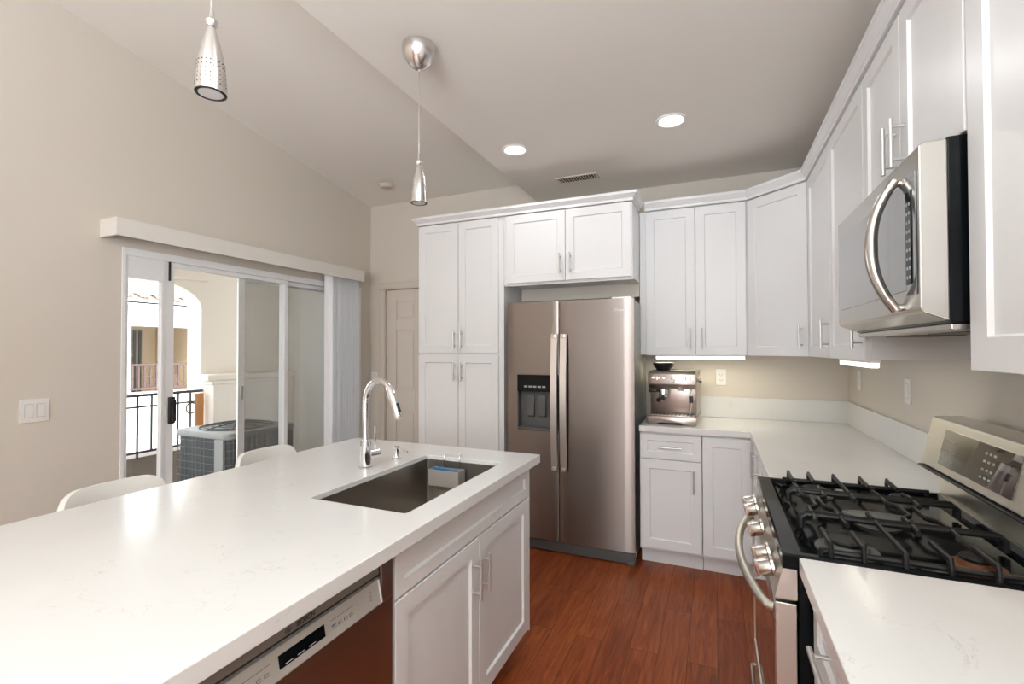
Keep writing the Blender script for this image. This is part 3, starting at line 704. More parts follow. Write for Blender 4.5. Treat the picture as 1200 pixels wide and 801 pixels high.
# backguard: recessed riser, tilted console with a display
b = MB(); b.box(.706, XR-.024, RY0+.002, RY1-.002, .873, 1.018, .001); b.build('riser', 'steelh', t, smooth=False)
b = MB(); b.prism([(.655, 1.020), (.662, 1.015), (.795, 1.015), (.795, 1.160), (.770, 1.184), (.696, 1.180), (.690, 1.176)], RY0, RY1, 'y', .002); bg_ = b.build('backguard', 'steelh', t, smooth=False)
MB().box(.645, .79, RY0+.003, RY1-.003, 1.0085, 1.0145, .001).build('console_underside', 'blackp', bg_, smooth=False)
tl = math.atan2(.035, .156)
fk = Matrix.Translation((.6725, 1.703+.05, 1.098)) @ frame((0,0,0), (-1, 0)) @ Matrix.Rotation(-tl, 4, 'X')
b = MB(fk); b.box(-.205, .215, -.058, .055, -.004, .0025, .0006); dsp = b.build('display', 'mirror', bg_, smooth=False)
b = MB(fk)
for r_ in range(4):
    for c_ in range(3): b.box(.05+c_*.022, .062+c_*.022, -.04+r_*.022, -.034+r_*.022, .0026, .003)
b.build('number_keys', 'lcd', dsp, smooth=False)
for r_ in range(3):
    b = MB(fk)
    for c_ in range(3): b.box(-.19+c_*.03, -.172+c_*.03, -.04+r_*.03, -.037+r_*.03, .0026, .003)
    b.build('key_row', 'lcd', dsp, smooth=False)

# ------------------------------------------------------------------ microwave
t = thing('microwave', 'stainless steel over-the-range microwave with curved vertical handle', 'microwave', (.6, 1.68, 1.46))
MY0, MY1 = 1.312, 2.058
b = MB(); b.box(.468, XR-.004, MY0+.004, MY1-.004, 1.468, 1.874, .002); bd = b.build('body', 'black', t, smooth=False)
b = MB(); n = 10
b.prism([(.416, 1.500), (.420, 1.492), (.467, 1.472), (.467, 1.868), (.425, 1.868), (.416, 1.860)], MY0, MY1, 'y', .003)
ms = b.build('front_shell', 'steelv', t, smooth=False)
b = MB(); b.box(.4135, .4155, 1.385, 2.022, 1.548, 1.803, .0008); b.build('door_window', 'mwglass', ms, smooth=False)
b = MB(); b.box(.4128, .4155, 1.325, 1.382, 1.535, 1.812, .0008); kp = b.build('keypad', 'mwglass', ms, smooth=False)
b = MB(); b.box(.4105, .4127, 1.345, 1.378, 1.560, 1.775, .0005); b.build('keypad_strip', 'black', kp, smooth=False)
b = MB()
for k in range(9):
    for j in range(2): b.box(.4100, .4104, 1.349+j*.014, 1.357+j*.014, 1.572+k*.021, 1.579+k*.021)
b.build('keypad_marking', 'lcd', kp, smooth=False)
b = MB(); pts = []; n = 22
for k in range(n+1):
    a = -1+2*k/n; pts.append((.407-.050*(1-abs(a)**2.2), 1.432, 1.663+.158*a))
b.tube(pts, [.011+.004*(1-abs(-1+2*k/n)) for k in range(n+1)], 14, flat=(1, 1.15)); b.tube([(.418, 1.432, 1.663+.152), (.404, 1.432, 1.663+.150)], .009, 10); b.tube([(.418, 1.432, 1.663-.152), (.404, 1.432, 1.663-.150)], .009, 10)
b.build('door_handle', 'steelv', ms)
b = MB(); b.box(.472, XR-.01, MY0+.01, MY1-.01, 1.452, 1.4675, .003); un = b.build('underside', 'steelv', t, smooth=False)
for y in (1.52, 1.86): MB().box(.53, .66, y-.11, y+.11, 1.449, 1.4535, .002).build('grease_filter', 'greyp', un, smooth=False)
MB().box(.70, .76, MY0+.06, MY0+.18, 1.4485, 1.453, .002).build('cooktop_lamp', 'mwlamp', un, smooth=False)
light('cooktop_lamp_light', 'AREA', (.72, MY0+.12, 1.446), .5, (1, .7, .4), (0, 0, -1), shape='RECTANGLE', size=.05, size_y=.1)

# ------------------------------------------------------------------ espresso machine
t = thing('espresso_machine', 'stainless steel espresso machine with black bean hopper on the back counter', 'espresso machine', (-.265, 3.350, .9145), -.06)
def eb(): return MB()
w2 = .148
b = eb(); b.box(-w2, w2, .02, .285, .045, .335, .006); b.build('body', 'espsteel', t, True)
b = eb(); b.prism([(-.155, .008), (-.150, .0), (-.085, .0), (-.075, .012), (.06, .012), (.07, 0), (.15, 0), (.155, .008), (.155, .052), (-.155, .052)], -.075, .285, 'y', .002); b.build('base', 'espsteel', t, True)
b = eb(); b.box(-.142, .142, -.070, .018, .053, .062, .002); tr = b.build('drip_tray', 'espsteel', t, True)
b = eb()
for k in range(11): b.box(-.128+k*.0245, -.118+k*.0245, -.062, .008, .0622, .064)
b.build('tray_slot', 'blackp', tr, True)
b = eb(); b.prism([(.02, .230), (-.030, .236), (-.050, .262), (-.046, .332), (-.030, .342), (.10, .342), (.10, .23)], -.152, .152, 'x', .003); hd = b.build('head', 'espsteel', t, True)
b = eb(); b.box(-.148, .148, -.022, .285, .3425, .350, .002); b.build('top_tray', 'greyp', t, True)
fe = Matrix(((1,0,0,0),(0,.0571,-.9984,-.0485),(0,.9984,.0571,.297),(0,0,0,1)))
for x in (-.118, -.052, .058):
    b = MB(fe); b.lathe([(.008, 0), (.008, .004), (0, .005)], (x, .008, 0), 14); b.build('button', 'chrome', hd, True)
for x in (-.087, .090, .124):
    b = MB(fe); b.lathe([(.0135, 0), (.0125, .010), (0, .011)], (x, .008, 0), 18); b.build('dial', 'chrome', hd, True)
b = MB(fe); b.lathe([(.023, 0), (.023, .006), (.021, .007)], (0, -.004, 0), 24); gg = b.build('gauge', 'chrome', hd, True)
b = MB(fe); b.lathe([(.019, .0055), (.019, .0075), (0, .0076)], (0, -.004, 0), 24); b.build('gauge_face', 'white', gg, True)
b = MB(fe); b.box(-.0008, .0008, -.004, .010, .0077, .0085); b.build('gauge_needle', 'inkd', gg, True)
b = eb(); b.lathe([(.034, .230), (.036, .222), (.036, .200), (.030, .198)], (-.055, -.012, 0)); b.build('group_head', 'chrome', t, True)
b = eb(); b.lathe([(.033, .197), (.034, .180), (.022, .172), (.012, .160), (.008, .155)], (-.055, -.012, 0)); b.build('portafilter', 'chrome', t, True)
b = eb(); b.tube([(-.055, -.04, .185), (-.062, -.075, .178), (-.070, -.135, .165)], [.010, .013, .014], 14); b.build('portafilter_handle', 'blackp', t, True)
b = eb(); b.box(-.15, -.095, -.045, .018, .207, .228, .004); b.build('grinder_cradle', 'blackp', t, True)
b = eb(); b.tube([(.118, -.01, .232), (.120, -.025, .20), (.122, -.032, .16), (.114, -.036, .075)], .0042, 10); st_ = b.build('steam_wand', 'chrome', t, True)
b = eb(); b.tube([(.121, -.028, .19), (.122, -.033, .145)], .010, 12); b.build('wand_grip', 'blackp', st_, True)
b = eb(); b.lathe([(.022, .230), (.022, .222), (.008, .218)], (.055, -.02, 0)); b.build('hot_water_outlet', 'chrome', t, True)
A = Matrix.Translation((w2+.004, .06, .290)) @ Matrix.Rotation(PI/2, 4, 'Y')
b = MB(A); b.lathe([(.010, -.006), (.010, .008), (.019, .010), (.020, .026), (0, .027)], seg=20); b.build('steam_dial', 'espsteel', t, True)
b = eb(); b.lathe([(.046, .3502), (.050, .362), (.066, .378), (.070, .392), (.070, .402), (.064, .404), (.040, .404)], (-.072, .09, 0)); b.build('bean_hopper', 'blackp', t, True)
b = eb(); b.tube([(-.12, .285, .08), (-.17, .29, .03), (-.19, .24, .012), (-.17, .15, .006)], .004, 8)

# ------------------------------------------------------------------ outlets, switches
def plate(name, fr_, lab, cat, gang=1, rocker=True, grp=None):
    w_ = .035 if gang == 1 else .058; org = fr_.translation
    t = thing(name, lab, cat, tuple(org), 0, grp)
    b = MB(fr_); b.box(-w_, w_, -.058, .058, 0.0003, .006, .002); p = b.build('cover_plate', 'white', t, smooth=False)
    for g in range(gang):
        u = 0 if gang == 1 else (-.023+.046*g)
        if rocker:
            b = MB(fr_); b.box(u-.0175, u+.0175, -.034, .034, .0055, .0062); b.build('rocker_frame', 'greyp' if False else 'fgrey', p, smooth=False)
            b = MB(fr_); b.prism([(-.032, .006), (.032, .006), (.032, .0095), (-.032, .0075)], u-.016, u+.016, 'x'); b.build('rocker', 'white', p, smooth=False)
        else:
            b = MB(fr_); b.box(-.017, .017, -.034, .034, .0055, .0078, .001); q = b.build('receptacle', 'white', p, smooth=False)
            b = MB(fr_)
            for v in (-.019, .019):
                b.box(-.008, -.006, v-.004, v+.006, .0077, .0082); b.box(.006, .008, v-.004, v+.006, .0077, .0082); b.box(-.002, .002, v-.010, v-.006, .0077, .0082)
            b.build('slot', 'inkd', q, smooth=False)
    return t
plate('wall_outlet', frame((.038, YB, 1.205), (0, -1)), 'white wall outlet on the back wall beside the espresso machine', 'outlet', 1, False)
plate('wall_outlet', frame((XR, 3.54, 1.215), (-1, 0)), 'white wall outlet on the right wall in the far counter corner', 'outlet', 1, False)
plate('wall_switch', frame((XR, 2.74, 1.215), (-1, 0)), 'white rocker switch on the right wall between corner and range', 'switch', 1, True)
plate('wall_switch', frame((XL, 1.258, 1.107), (1, 0)), 'white double rocker light switch on the left wall near the sliding door', 'switch', 2, True)
plate('wall_switch', frame((-3.115, YB, 1.13), (0, -1)), 'small white light switch left of the panelled interior door', 'switch', 1, True)

# ------------------------------------------------------------------ under cabinet lights
def bar_light(x0, x1, y0, y1, lab, e):
    t = thing('light_bar', lab, 'light', ((x0+x1)/2, (y0+y1)/2, 1.340), 0, None)
    b = MB(); b.box(x0, x1, y0, y1, 1.360, 1.3712, .001); b.build('housing', 'white', t, smooth=False)
    b = MB(); b.box(x0+.004, x1-.004, y0+.003, y1-.003, 1.342, 1.3605, .004); b.build('diffuser', 'strip', t, smooth=False)
    light('light_bar_glow', 'AREA', ((x0+x1)/2, (y0+y1)/2, 1.338), e, (1, .90, .62), (0, 0, -1), shape='RECTANGLE', size=x1-x0, size_y=y1-y0)
bar_light(-.39, .185, BF+.004, BF+.040, 'glowing white light bar under the cabinet above the espresso machine', 2.2)
bar_light(RF-.008, RF+.030, 2.075, 2.53, 'glowing white light bar under the cabinet left of the microwave', .15)

# ------------------------------------------------------------------ ceiling fittings
def can(x, y, lab, e=7):
    t = thing('ceiling_downlight', lab, 'ceiling light', (x, y, CZ-.012))
    b = MB(); b.lathe([(.060, CZ-.004), (.068, CZ-.010), (.078, CZ-.009), (.082, CZ-.0005)], (x, y, 0), 36); b.build('trim_ring', 'white', t)
    b = MB(); b.lathe([(0, CZ-.0075), (.045, CZ-.0075), (.0605, CZ-.004)], (x, y, 0), 36); b.build('lens', 'can', t)
    light('downlight_beam', 'AREA', (x, y, CZ-.014), e, (.96, .98, 1), (0, 0, -1), shape='DISK', size=.13)
can(-1.150, 2.735, 'lit round recessed ceiling light nearer the pendant lamps', 2.3)
can(-.213, 2.722, 'lit round recessed ceiling light above the aisle, right of the air vent', 2.3)
can(-.213, .75, 'added round recessed ceiling light over the aisle, out of view, for fill', 4)  # unseen downlight added to fill the kitchen
can(-.213, -1.3, 'added round recessed ceiling light above the living room, out of view, for fill', 6)  # unseen downlight added as fill from behind the camera
# hvac register
t = thing('air_vent', 'rectangular slatted air vent in the flat ceiling', 'vent', (-.915, 3.38, CZ-.01))
VX0, VX1, VY0, VY1 = -1.075, -.765, 3.318, 3.440
b = MB(); b.box(VX0, VX1, VY0, VY0+.010, CZ-.008, CZ-.0003, .002); b.box(VX0, VX1, VY1-.010, VY1, CZ-.008, CZ-.0003, .002); b.box(VX0, VX0+.02, VY0+.010, VY1-.010, CZ-.008, CZ-.0003, .002); b.box(VX1-.02, VX1, VY0+.010, VY1-.010, CZ-.008, CZ-.0003, .002)
b.build('frame', 'trimp', t, smooth=False)
MB().box(VX0+.02, VX1-.02, VY0+.010, VY1-.010, CZ-.0015, CZ-.0003).build('duct_opening', 'darkgap', t, smooth=False)
for k in range(14):
    x = VX0+.032+k*.0190; b = MB(); b.box(x-.0030, x+.0030, VY0+.010, VY1-.010, CZ-.008, CZ-.004); b.build('slat', 'trimp', t, smooth=False)
# smoke detector on the vault
A = Matrix.Translation((-2.70, 3.44, vz(3.44)-.001)) @ Matrix.Rotation(PI - 0, 4, 'X') @ Matrix.Rotation(math.atan(VK), 4, 'X')
t = thing('smoke_detector', 'round white smoke detector on the sloped ceiling', 'smoke detector', (-2.70, 3.44, vz(3.44)-.001))
b = MB(A); b.lathe([(.066, 0), (.066, .010), (.062, .012)]); b.build('mount_ring', 'trimp', t)
b = MB(A); b.lathe([(.060, .012), (.060, .026), (.048, .036), (0, .037)]); b.build('cover', 'trimp', t)

# pendants
def pendant(lab, x, y):
    t = thing('pendant_light', lab, 'pendant light', (x, y, 2.02), 0, 'pendant lights over the island')
    b = MB(); b.lathe([(.070, CZ-.0005), (.070, CZ-.008), (.066, CZ-.034), (.050, CZ-.066), (.026, CZ-.088), (.008, CZ-.096), (0, CZ-.097)], (x, y, 0), 36); b.build('canopy', 'nickelp', t)
    b = MB(); b.tube([(x, y, CZ-.096), (x, y, 2.20)], .0022, 8); b.build('cord', 'nickelp', t)
    b = MB(); b.lathe([(.0, 2.226), (.0035, 2.224), (.0065, 2.200), (.008, 2.196), (.0125, 2.192), (.0135, 2.185), (.0115, 2.178), (.0085, 2.174), (.010, 2.168), (0, 2.167)], (x, y, 0), 24); b.build('socket_cap', 'nickelp', t)
    prof = [(.0095, 2.172), (.0125, 2.160), (.0185, 2.138), (.0245, 2.112), (.0290, 2.085), (.0318, 2.060), (.0330, 2.035), (.0335, 2.018)]
    b = MB(); b.lathe(prof+[(.0305, 2.018), (.0300, 2.040), (.026, 2.085), (.012, 2.150)], (x, y, 0), 40); sh_ = b.build('shade', 'nickelp', t)
    b = MB(); 
    for r_ in range(6):
        z = 2.086-r_*.0105; i = 0
        rr = .0292+(2.083-z)*.075 if z > 2.03 else .0333
        rr = min(rr, .0334)
        for k in range(20):
            a = 2*PI*k/20
            c = Vector((x+rr*math.cos(a), y+rr*math.sin(a), z)); d = Vector((math.cos(a), math.sin(a), 0))
            b.tube([c-d*.0015, c+d*.0008], .0013, 6)
    o = b.build('perforation', 'blackp', sh_)
    b = MB(); b.lathe([(.0328, 2.0178), (.0335, 2.016), (.030, 2.0155), (.0268, 2.018), (.0268, 2.022), (.0305, 2.022)], (x, y, 0), 36); b.build('rim', 'blackp', sh_)
    b = MB(); b.lathe([(.0266, 2.0185), (.018, 2.026), (.010, 2.040), (0, 2.044)], (x, y, 0), 30); hl = b.build('halogen_lamp', 'halogen', t)
    b = MB(); b.lathe([(.0262, 2.0176), (.0262, 2.0166), (0, 2.0160)], (x, y, 0), 30); b.build('lens', 'lensw', hl)
    return t
pendant('brushed nickel cone pendant lamp in the middle of the view, canopy visible', -1.122, 1.643)
pendant('brushed nickel cone pendant lamp at upper left, nearest the camera', -1.092, .742)

# ------------------------------------------------------------------ sliding patio door
t = sroot('door_1', (XL-.05, (DY0+DY1)/2, 0))
def fbox(b, y0, y1, z0, z1, w, xa, xb, wb=None, wt=None, bev=.002):
    wb = wb or w; wt = wt or w
    b.box(xa, xb, y0, y0+w, z0, z1, bev); b.box(xa, xb, y1-w, y1, z0, z1, bev); b.box(xa, xb, y0+w, y1-w, z0, z0+wb, bev); b.box(xa, xb, y0+w, y1-w, z1-wt, z1, bev)
b = MB(); fbox(b, DY0, DY1, 0, DZ, .022, XL-.115, XL+.004, .03, .045); b.build('frame', 'vinyl', t, smooth=False)
# pet door insert: tall panel with glass, closed white top
x0, x1 = XL-.045, XL-.005
b = MB(); b.box(x0, x1, 1.657, 1.672, .03, 1.97, .001); b.box(x0, x1, 1.858, 1.872, .03, 1.97, .001); b.box(x0, x1, 1.672, 1.858, 1.842, 1.97, .001); b.box(x0, x1, 1.672, 1.858, .03, .08, .001); b.box(x0, x1, 1.672, 1.858, .50, .54, .001)
pp = b.build('pet_door_panel', 'vinyl', t, smooth=False)
MB().box(XL-.028, XL-.024, 1.673, 1.857, .54, 1.842).build('pane', 'clear', pp, smooth=False)
MB().box(XL-.030, XL-.022, 1.673, 1.857, .08, .50).build('pet_flap', 'fgrey', pp, smooth=False)
MB().box(XL-.011, XL-.002, 1.898, 1.908, 1.850, 1.970).build('weather_strip', 'blackp', t, smooth=False)
b = MB(); y0, y1 = 1.875, 2.815; xa, xb = XL-.050, XL-.012
b.box(xa, xb, y0, y0+.06, .03, 1.975, .002); b.box(xa, xb, y1-.032, y1, .03, 1.975, .002); b.box(xa, xb, y0+.06, y1-.032, .03, .11, .002); b.box(xa, xb, y0+.06, y1-.032, 1.94, 1.975, .002); sp_ = b.build('sliding_panel', 'vinyl', t, smooth=False)
MB().box(XL-.034, XL-.029, 1.935, 2.783, .11, 1.940).build('pane', 'clear', sp_, smooth=False)
b = MB(); b.box(XL-.011, XL+.012, 1.898, 1.935, .945, 1.115, .006); b.box(XL+.012, XL+.030, 1.905, 1.930, .96, 1.10, .005); b.build('handle', 'blackp', sp_, smooth=False)
b = MB(); b.box(XL-.0115, XL-.002, 1.880, 1.896, 1.00, 1.05, .003); b.build('latch', 'white', sp_, smooth=False)
b = MB(); fbox(b, 2.80, 3.638, .03, 1.975, .030, XL-.095, XL-.055, .06, .035); fp_ = b.build('fixed_panel', 'vinyl', t, smooth=False)
MB().box(XL-.078, XL-.073, 2.83, 3.608, .09, 1.94).build('pane', 'clear', fp_, smooth=False)
# insect screen door outside
b = MB(); fbox(b, 2.46, 3.60, .03, 1.97, .055, XL-.135, XL-.118, .06, .035); sc_ = b.build('screen_panel', 'vinyl', t, smooth=False)
MB().box(XL-.1275, XL-.126, 2.515, 3.545, .09, 1.935).build('screen_mesh', 'screen', sc_, smooth=False)
b = MB(); b.box(XL-.116, XL-.104, 2.473, 2.497, 1.04, 1.14, .003); b.build('screen_latch', 'fgrey', sc_, smooth=False)

# valance and stacked vertical blind
t = thing('blind_valance', 'white blind valance box above the sliding door', 'valance', (XL+.08, 2.6, 2.04))
b = MB(); b.box(XL+.145, XL+.160, 1.525, 3.525, 2.045, 2.145, .002); b.box(XL+.0005, XL+.145, 1.525, 1.540, 2.045, 2.145, .002); b.box(XL+.0005, XL+.145, 3.510, 3.525, 2.045, 2.145, .002); b.box(XL+.0005, XL+.145, 1.54, 3.510, 2.133, 2.145, .001); b.build('box', 'valance', t, smooth=False)
b = MB(); b.box(XL+.05, XL+.09, 1.56, 3.505, 2.085, 2.120, .002); b.build('headrail', 'vinyl', t, smooth=False)
t = thing('vertical_blinds', 'stack of pale grey vertical blind slats drawn to the right of the sliding door', 'blinds', (XL+.07, 3.33, .02))
random.seed(3)
for k in range(15):
    y = 3.165+k*.0238; a = random.uniform(-.10, .10) + (0.15 if k % 3 == 0 else 0)
    Mx = Matrix.Translation((XL+.075, y, 0)) @ Matrix.Rotation(a, 4, 'Z'); b = MB(Mx)
    n = 6; arc = [(-.044+.088*i/n, .006*math.sin(PI*i/n)) for i in range(n+1)]
    b.prism(arc+[(x, yy+.0012) for x, yy in reversed(arc)], .03, 2.083, 'z'); b.build('slat', 'slat', t)

# ------------------------------------------------------------------ interior panelled door
t = sroot('door_2', ((IX0+IX1)/2, YB, 0))
fi2 = frame((0, YB+.035, 0), (0, -1))
b = MB(fi2); g = .006; w_ = IX1-IX0
us = [IX0+g, IX0+.12, IX0+w_/2-.05, IX0+w_/2+.05, IX1-.12, IX1-g]; vsz = [.008, .22, .82, 1.02, 1.60, 1.70, 1.88, IZ-.006]
b.box(IX0+g, IX1-g, .008, IZ-.006, -.035, .010)
for i in range(0, 5, 2): b.box(us[i], us[i+1], .008, IZ-.006, .010, .022, .003)
for j in range(0, 7, 2):
    for i in (1, 3): b.box(us[i], us[i+1], vsz[j], vsz[j+1], .010, .022, .003)
for i in (1, 3):
    for j in (1, 3, 5): b.box(us[i]+.025, us[i+1]-.025, vsz[j]+.025, vsz[j+1]-.025, .010, .018, .004)
b.build('leaf', 'trimp', t, smooth=False)
A = Matrix.Translation((-2.915, YB+.013, .945)) @ Matrix.Rotation(PI/2, 4, 'X')
b = MB(A); b.lathe([(.030, 0), (.030, .006), (.012, .010), (.011, .030), (.024, .038), (.028, .052), (.022, .064), (0, .066)]); b.build('knob', 'nickel', t)

# ------------------------------------------------------------------ counter stools
def stool(y, lab):
    t = thing('counter_stool', lab, 'stool', (-1.84, y, 0), 0, 'white stools behind the island')
    # moulded shell: seat running up into a low rounded back (back faces -x)
    nu, nv = 21, 15; vs = []; W2 = .200
    for j in range(nv):
        s_ = j/(nv-1)
        if s_ < .42: q = s_/.42; cx, cz = .20-.36*q, .645-.012*math.sin(PI*q)
        elif s_ < .60: q = (s_-.42)/.18; cx, cz = -.16-.05*math.sin(q*PI/2), .645+.05*(1-math.cos(q*PI/2))
        else: q = (s_-.60)/.40; cx, cz = -.21-.030*q, .695+.227*q
        for i in range(nu):
            a = -1+2*i/(nu-1)
            wd = W2
            if s_ > .60:
                q = (s_-.60)/.40
                top = .922-.085*max(0, (abs(a)-.5)/.5)**2.4
                z = .695+(top-.695)*q
                wd = W2*(1-.02*q)
                if abs(a) > .8 and q > .8: wd = wd*(1-.10*((abs(a)-.8)/.2)*((q-.8)/.2))
                x = cx+.055*a*a*min(1, q*1.6+.4)
            else:
                z = cz+.035*a**4*min(1, s_*3); x = cx+(.055*a*a*.4 if s_ > .5 else 0)
                if s_ < .1: wd = W2*(.90+s_)
            vs.append((x, a*wd, z))
    fs = [(j*nu+i, j*nu+i+1, (j+1)*nu+i+1, (j+1)*nu+i) for j in range(nv-1) for i in range(nu-1)]
    b = MB(Matrix.Translation((-.0, 0, 0))); b._f(vs, fs); o = b.build('shell', 'stool', t, True)
    o.data.polygons.foreach_set('use_smooth', [True]*len(o.data.polygons))
    so = o.modifiers.new('thickness', 'SOLIDIFY'); so.thickness = .022; so.offset = 0
    bv_ = o.modifiers.new('round', 'BEVEL'); bv_.width = .007; bv_.segments = 3; bv_.limit_method = 'ANGLE'; bv_.angle_limit = math.radians(50)
    for sx, sy in ((1, 1), (1, -1), (-1, 1), (-1, -1)):
        b = MB(); b.tube([(sx*.13-.01, sy*.13, .633), (sx*.19-.01, sy*.19, .0)], [.016, .011], 14); b.build('leg', 'stool', t, True)
    b = MB(); q = [(sx*.172-.01, sy*.172, .19) for sx, sy in ((1, 1), (1, -1), (-1, -1), (-1, 1))]
    for k in range(4): b.tube([q[k], q[(k+1) % 4]], .008, 10)
    b.build('footrest', 'nickel', t, True)
    return t
stool(1.045, 'white moulded counter stool behind the island, nearer the camera')
stool(1.690, 'white moulded counter stool behind the island, farther one beside the faucet')

# ------------------------------------------------------------------ patio and what lies beyond
XO = -4.90
struct(MB().box(XO-.05, XL-.125, -1.0, 4.4, -.25, -.02).build('floor_patio', 'concrete', smooth=False))
b = MB()
AY0, AY1, SPZ, RIS = 1.15, 3.25, 1.84, .32
arch = [(AY1, SPZ)]
for k in range(1, 16): a = PI*k/16; arch.append(((AY0+AY1)/2+(AY1-AY0)/2*math.cos(a), SPZ+RIS*math.sin(a)**.9))
arch.append((AY0, SPZ))
b.prism(arch+[(AY0, 2.7), (AY1, 2.7)], XO-.22, XO, 'x')
b.box(XO-.22, XO, AY1, 4.4, -.2, 2.7); b.box(XO-.22, XO, -1.2, AY0, -.2, 2.7); 
struct(MB().box(XO-.22, XO, AY0+.001, AY1-.001, -.2, .42).build('wall_patio_parapet', 'parapet_shade', smooth=False))
b.box(XO, XO+.10, 2.2, 3.27, 2.12, 2.5)
struct(b.build('wall_patio_outer', 'stucco', smooth=False))
struct(MB().box(XO, XL-.125, 4.2, 4.4, -.02, 2.5).build('wall_patio_end', 'stuccow', smooth=False))
struct(MB().box(XO-.3, XL-.125, -1.2, 4.4, 2.5, 2.7).build('ceiling_patio', 'stucco', smooth=False))
b = MB(); b.box(XO+.001, XO+.24, 3.22, 4.195, -.019, 1.10); b.box(XO+.001, XO+.27, 3.14, 4.195, 1.10, 1.16, .01); b.box(XO+.02, XO+.255, 3.19, 4.195, 1.06, 1.10, .008)
tag(b.build('ledge_wall', 'stucco', smooth=False), 'low stucco ledge wall with a cap behind the air conditioner', 'ledge')
t = thing('balcony_railing', 'dark wrought iron balcony railing with ring ornaments outside the sliding door', 'railing', (XO+.07, 2.2, .44))
xr = XO+.07
b = MB(); b.box(xr-.018, xr+.018, AY0+.01, 3.215, .985, 1.010, .003); b.box(xr-.010, xr+.010, AY0+.01, 3.215, .885, .900); b.box(xr-.012, xr+.012, AY0+.01, 3.215, .470, .490, .002); b.build('rail', 'railm', t, smooth=False)
k = 0; y = AY0+.06
while y < 3.2:
    b = MB(); b.box(xr-.007, xr+.007, y-.007, y+.007, .421 if k % 6 == 0 else .49, .985); b.build('baluster', 'railm', t, smooth=False); k += 1; y += .118
for y in (2.40, 2.87, 3.11):
    b = MB(); b.tube([(xr, y+.052*math.cos(a*PI/10), .83+.052*math.sin(a*PI/10)) for a in range(20)], .006, 8, closed=True)
    b.build('ring_ornament', 'railm', t)
    b = MB(); b.tube([(xr, y+.052*math.cos(a*PI/10), .545+.052*math.sin(a*PI/10)) for a in range(20)], .006, 8, closed=True)
    b.build('ring_ornament', 'railm', t)
o = MB().box(XO+.095, XO+.110, 3.125, 3.21, .56, .975, .003).build('wooden_board', 'orange', smooth=False)
tag(o, 'narrow orange board hanging at the right end of the balcony railing', 'board')
# air conditioner condenser
AX0, AX1, AY_0, AY_1, AZ = -4.14, -3.48, 2.52, 3.18, .755
t = thing('air_conditioner', 'grey outdoor air conditioning condenser on the patio behind the glass', 'air conditioner', ((AX0+AX1)/2, (AY_0+AY_1)/2, -.019))
b = MB(); b.prism(rr_rect(AX0+.02, AX1-.02, AY_0+.02, AY_1-.02, .05), .06, AZ-.04, 'z'); b.build('coil', 'acd', t)
b = MB(); b.prism(rr_rect(AX0, AX1, AY_0, AY_1, .06), -.018, .06, 'z', .004); b.build('base', 'acm', t)
b = MB(); b.prism(rr_rect(AX0, AX1, AY_0, AY_1, .06), AZ-.05, AZ, 'z', .010); tp = b.build('top', 'acm', t)
b = MB(); cx, cy = (AX0+AX1)/2, (AY_0+AY_1)/2
for r_ in (.05, .10, .15, .20, .25, .28): b.tube([(cx+r_*math.cos(a*PI/16), cy+r_*math.sin(a*PI/16), AZ+.035-.03*(r_/.28)**2) for a in range(32)], .004, 6, closed=True)
for k in range(8): a = k*PI/4; b.tube([(cx+.04*math.cos(a), cy+.04*math.sin(a), AZ+.035), (cx+.28*math.cos(a), cy+.28*math.sin(a), AZ+.005)], .005, 6)
b.build('fan_grille', 'acd', tp)
b = MB()
for z in [.10+i*.058 for i in range(11)]: b.tube([(x, y, z) for x, y in rr_rect(AX0+.004, AX1-.004, AY_0+.004, AY_1-.004, .056)], .0028, 6, closed=True)
n = 12
for i in range(n+1):
    q = AX0+.05+i*(AX1-AX0-.10)/n
    if q < AX1-.28: b.tube([(q, AY_0+.004, .06), (q, AY_0+.004, AZ-.05)], .0026, 6)
    q = AY_0+.05+i*(AY_1-AY_0-.10)/n; b.tube([(AX1-.004, q, .06), (AX1-.004, q, AZ-.05)], .0026, 6)
b.build('wire_guard', 'acw', t)
b = MB()
for i in range(6): q = AY_0+.10+i*.048; b.box(AX1-.012, AX1+.006, q, q+.020, .06, AZ-.05, .003)
b.box(AX1-.02, AX1+.002, AY_0+.38, AY_1-.04, .06, AZ-.05, .004); b.box(AX1-.15, AX1-.05, AY_0-.004, AY_0+.02, .06, AZ-.05, .004)
b.build('louver_panel', 'acm', t, smooth=False)
# wall box on the patio end wall
t = thing('utility_box', 'small grey utility box on the patio wall seen through the right pane', 'utility box', (-3.75, 4.19, .95))
b = MB(); b.box(-3.82, -3.70, 4.12, 4.1995, .95, 1.16, .006); b.build('case', 'fgrey', t, smooth=False)
b = MB(); b.tube([(-3.76, 4.16, .955), (-3.76, 4.17, .7), (-3.70, 4.17, .5), (-3.66, 4.17, .42)], .010, 10); b.build('conduit', 'fgrey', t)

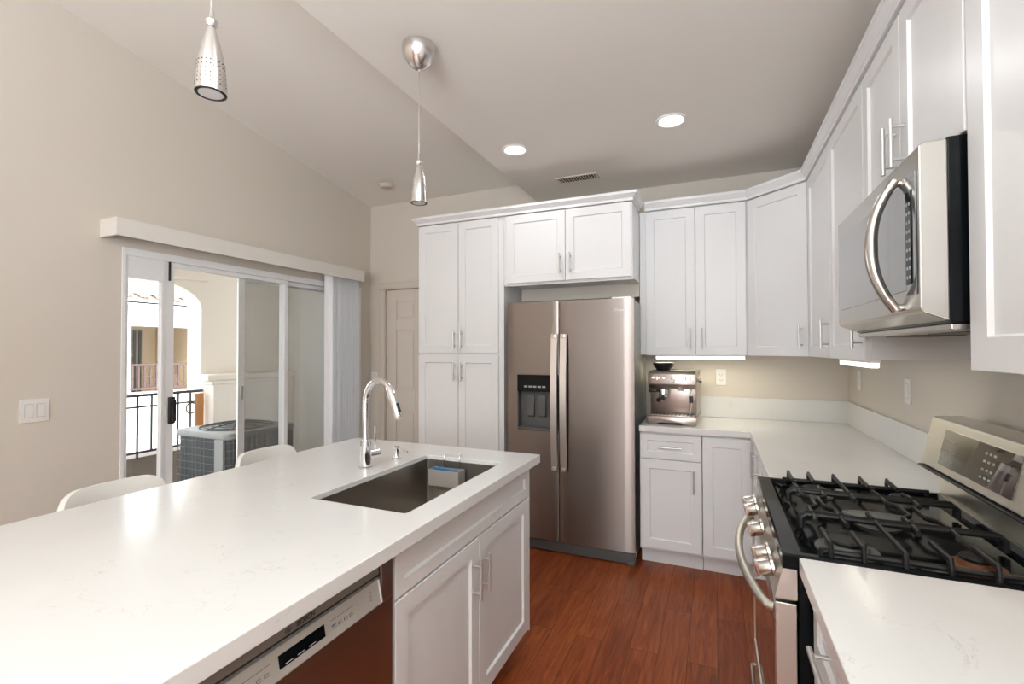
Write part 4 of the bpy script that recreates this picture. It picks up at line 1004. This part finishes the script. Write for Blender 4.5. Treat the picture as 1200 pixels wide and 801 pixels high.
# neighbouring building
t = thing('neighbour_building', 'white stucco building with clay tile roof across from the patio', 'building', (-11, 8, -3.2))
NX = -10; b = MB()
YA, YZ = 5.29, 12
b.box(NX-.3, NX, YA, YZ, -3.2, .60); b.box(NX-.3, NX, YA, YZ, 1.87, 2.33); b.box(NX-.3, NX, 6.72, YZ, .60, 1.87); b.box(NX-.3, NX, YA, YA+.03, .60, 1.87)
b.build('wall', 'stuccow', t, smooth=False)
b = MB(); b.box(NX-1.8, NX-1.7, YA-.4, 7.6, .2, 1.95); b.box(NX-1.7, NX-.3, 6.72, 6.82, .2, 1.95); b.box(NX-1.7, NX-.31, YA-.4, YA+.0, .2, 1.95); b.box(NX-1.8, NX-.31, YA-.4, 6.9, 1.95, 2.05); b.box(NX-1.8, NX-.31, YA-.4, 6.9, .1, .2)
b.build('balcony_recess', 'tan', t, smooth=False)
b = MB(); b.box(NX-1.69, NX-1.66, 5.3, 6.42, .5, 1.85); wn = b.build('window', 'bwood', t, smooth=False)
b = MB()
for k in range(10): b.box(NX-1.655, NX-1.64, 5.4+k*.105, 5.45+k*.105, .5, 1.83)
b.build('window_blind', 'greyp', wn, smooth=False)
b = MB(); x_ = NX+.05
b.box(x_-.02, x_+.02, YA, 6.72, 1.11, 1.15); b.box(x_-.02, x_+.02, YA, 6.72, .665, .70)
for k in range(14): b.box(x_-.012, x_+.012, YA+.02+k*.103, YA+.045+k*.103, .70, 1.11)
for y in (5.62, 6.05, 6.5): b.tube([(x_, y+.09*math.cos(a*PI/8), .82+.09*math.sin(a*PI/8)) for a in range(16)], .014, 6, closed=True)
b.build('railing', 'rust', t, smooth=False)
b = MB()
for r_ in range(5):
    for c_ in range(22):
        y = YA-.1+c_*.27+(.0 if r_ % 2 == 0 else .0); x = NX+.35-r_*.36; z = 2.38+r_*.145
        arc = [(y+.115*math.cos(a*PI/6), z+.085*math.sin(a*PI/6)) for a in range(7)]
        b2 = MB(Matrix.Translation((0, 0, 0))); p0 = [(x, p[0], p[1]) for p in arc]; p1 = [(x-.46, p[0], p[1]+.16) for p in arc]
        q0 = [(x, y+(p[0]-y)*.8, z+(p[1]-z)*.75) for p in arc]
        nn = 7
        b._f(p0+p1+q0, [(i, i+1, nn+i+1, nn+i) for i in range(6)]+[(i, 2*nn+i, 2*nn+i+1, i+1) for i in range(6)]); b2.bm.free()
b.build('roof_tiles', 'tile', t)
b = MB(); b.prism([(NX+.30, 2.33), (NX-3, 3.6), (NX-3, 3.5), (NX+.30, 2.27)], YA-.2, YZ, 'y'); b.box(NX-.3, NX+.30, YA-.2, YZ, 2.22, 2.30); b.build('roof_deck', 'stuccow', t, smooth=False)
o = struct(MB().box(-30, XO-.23, -10, 30, -3.4, -3.2).build('floor_ground', 'concrete', smooth=False))
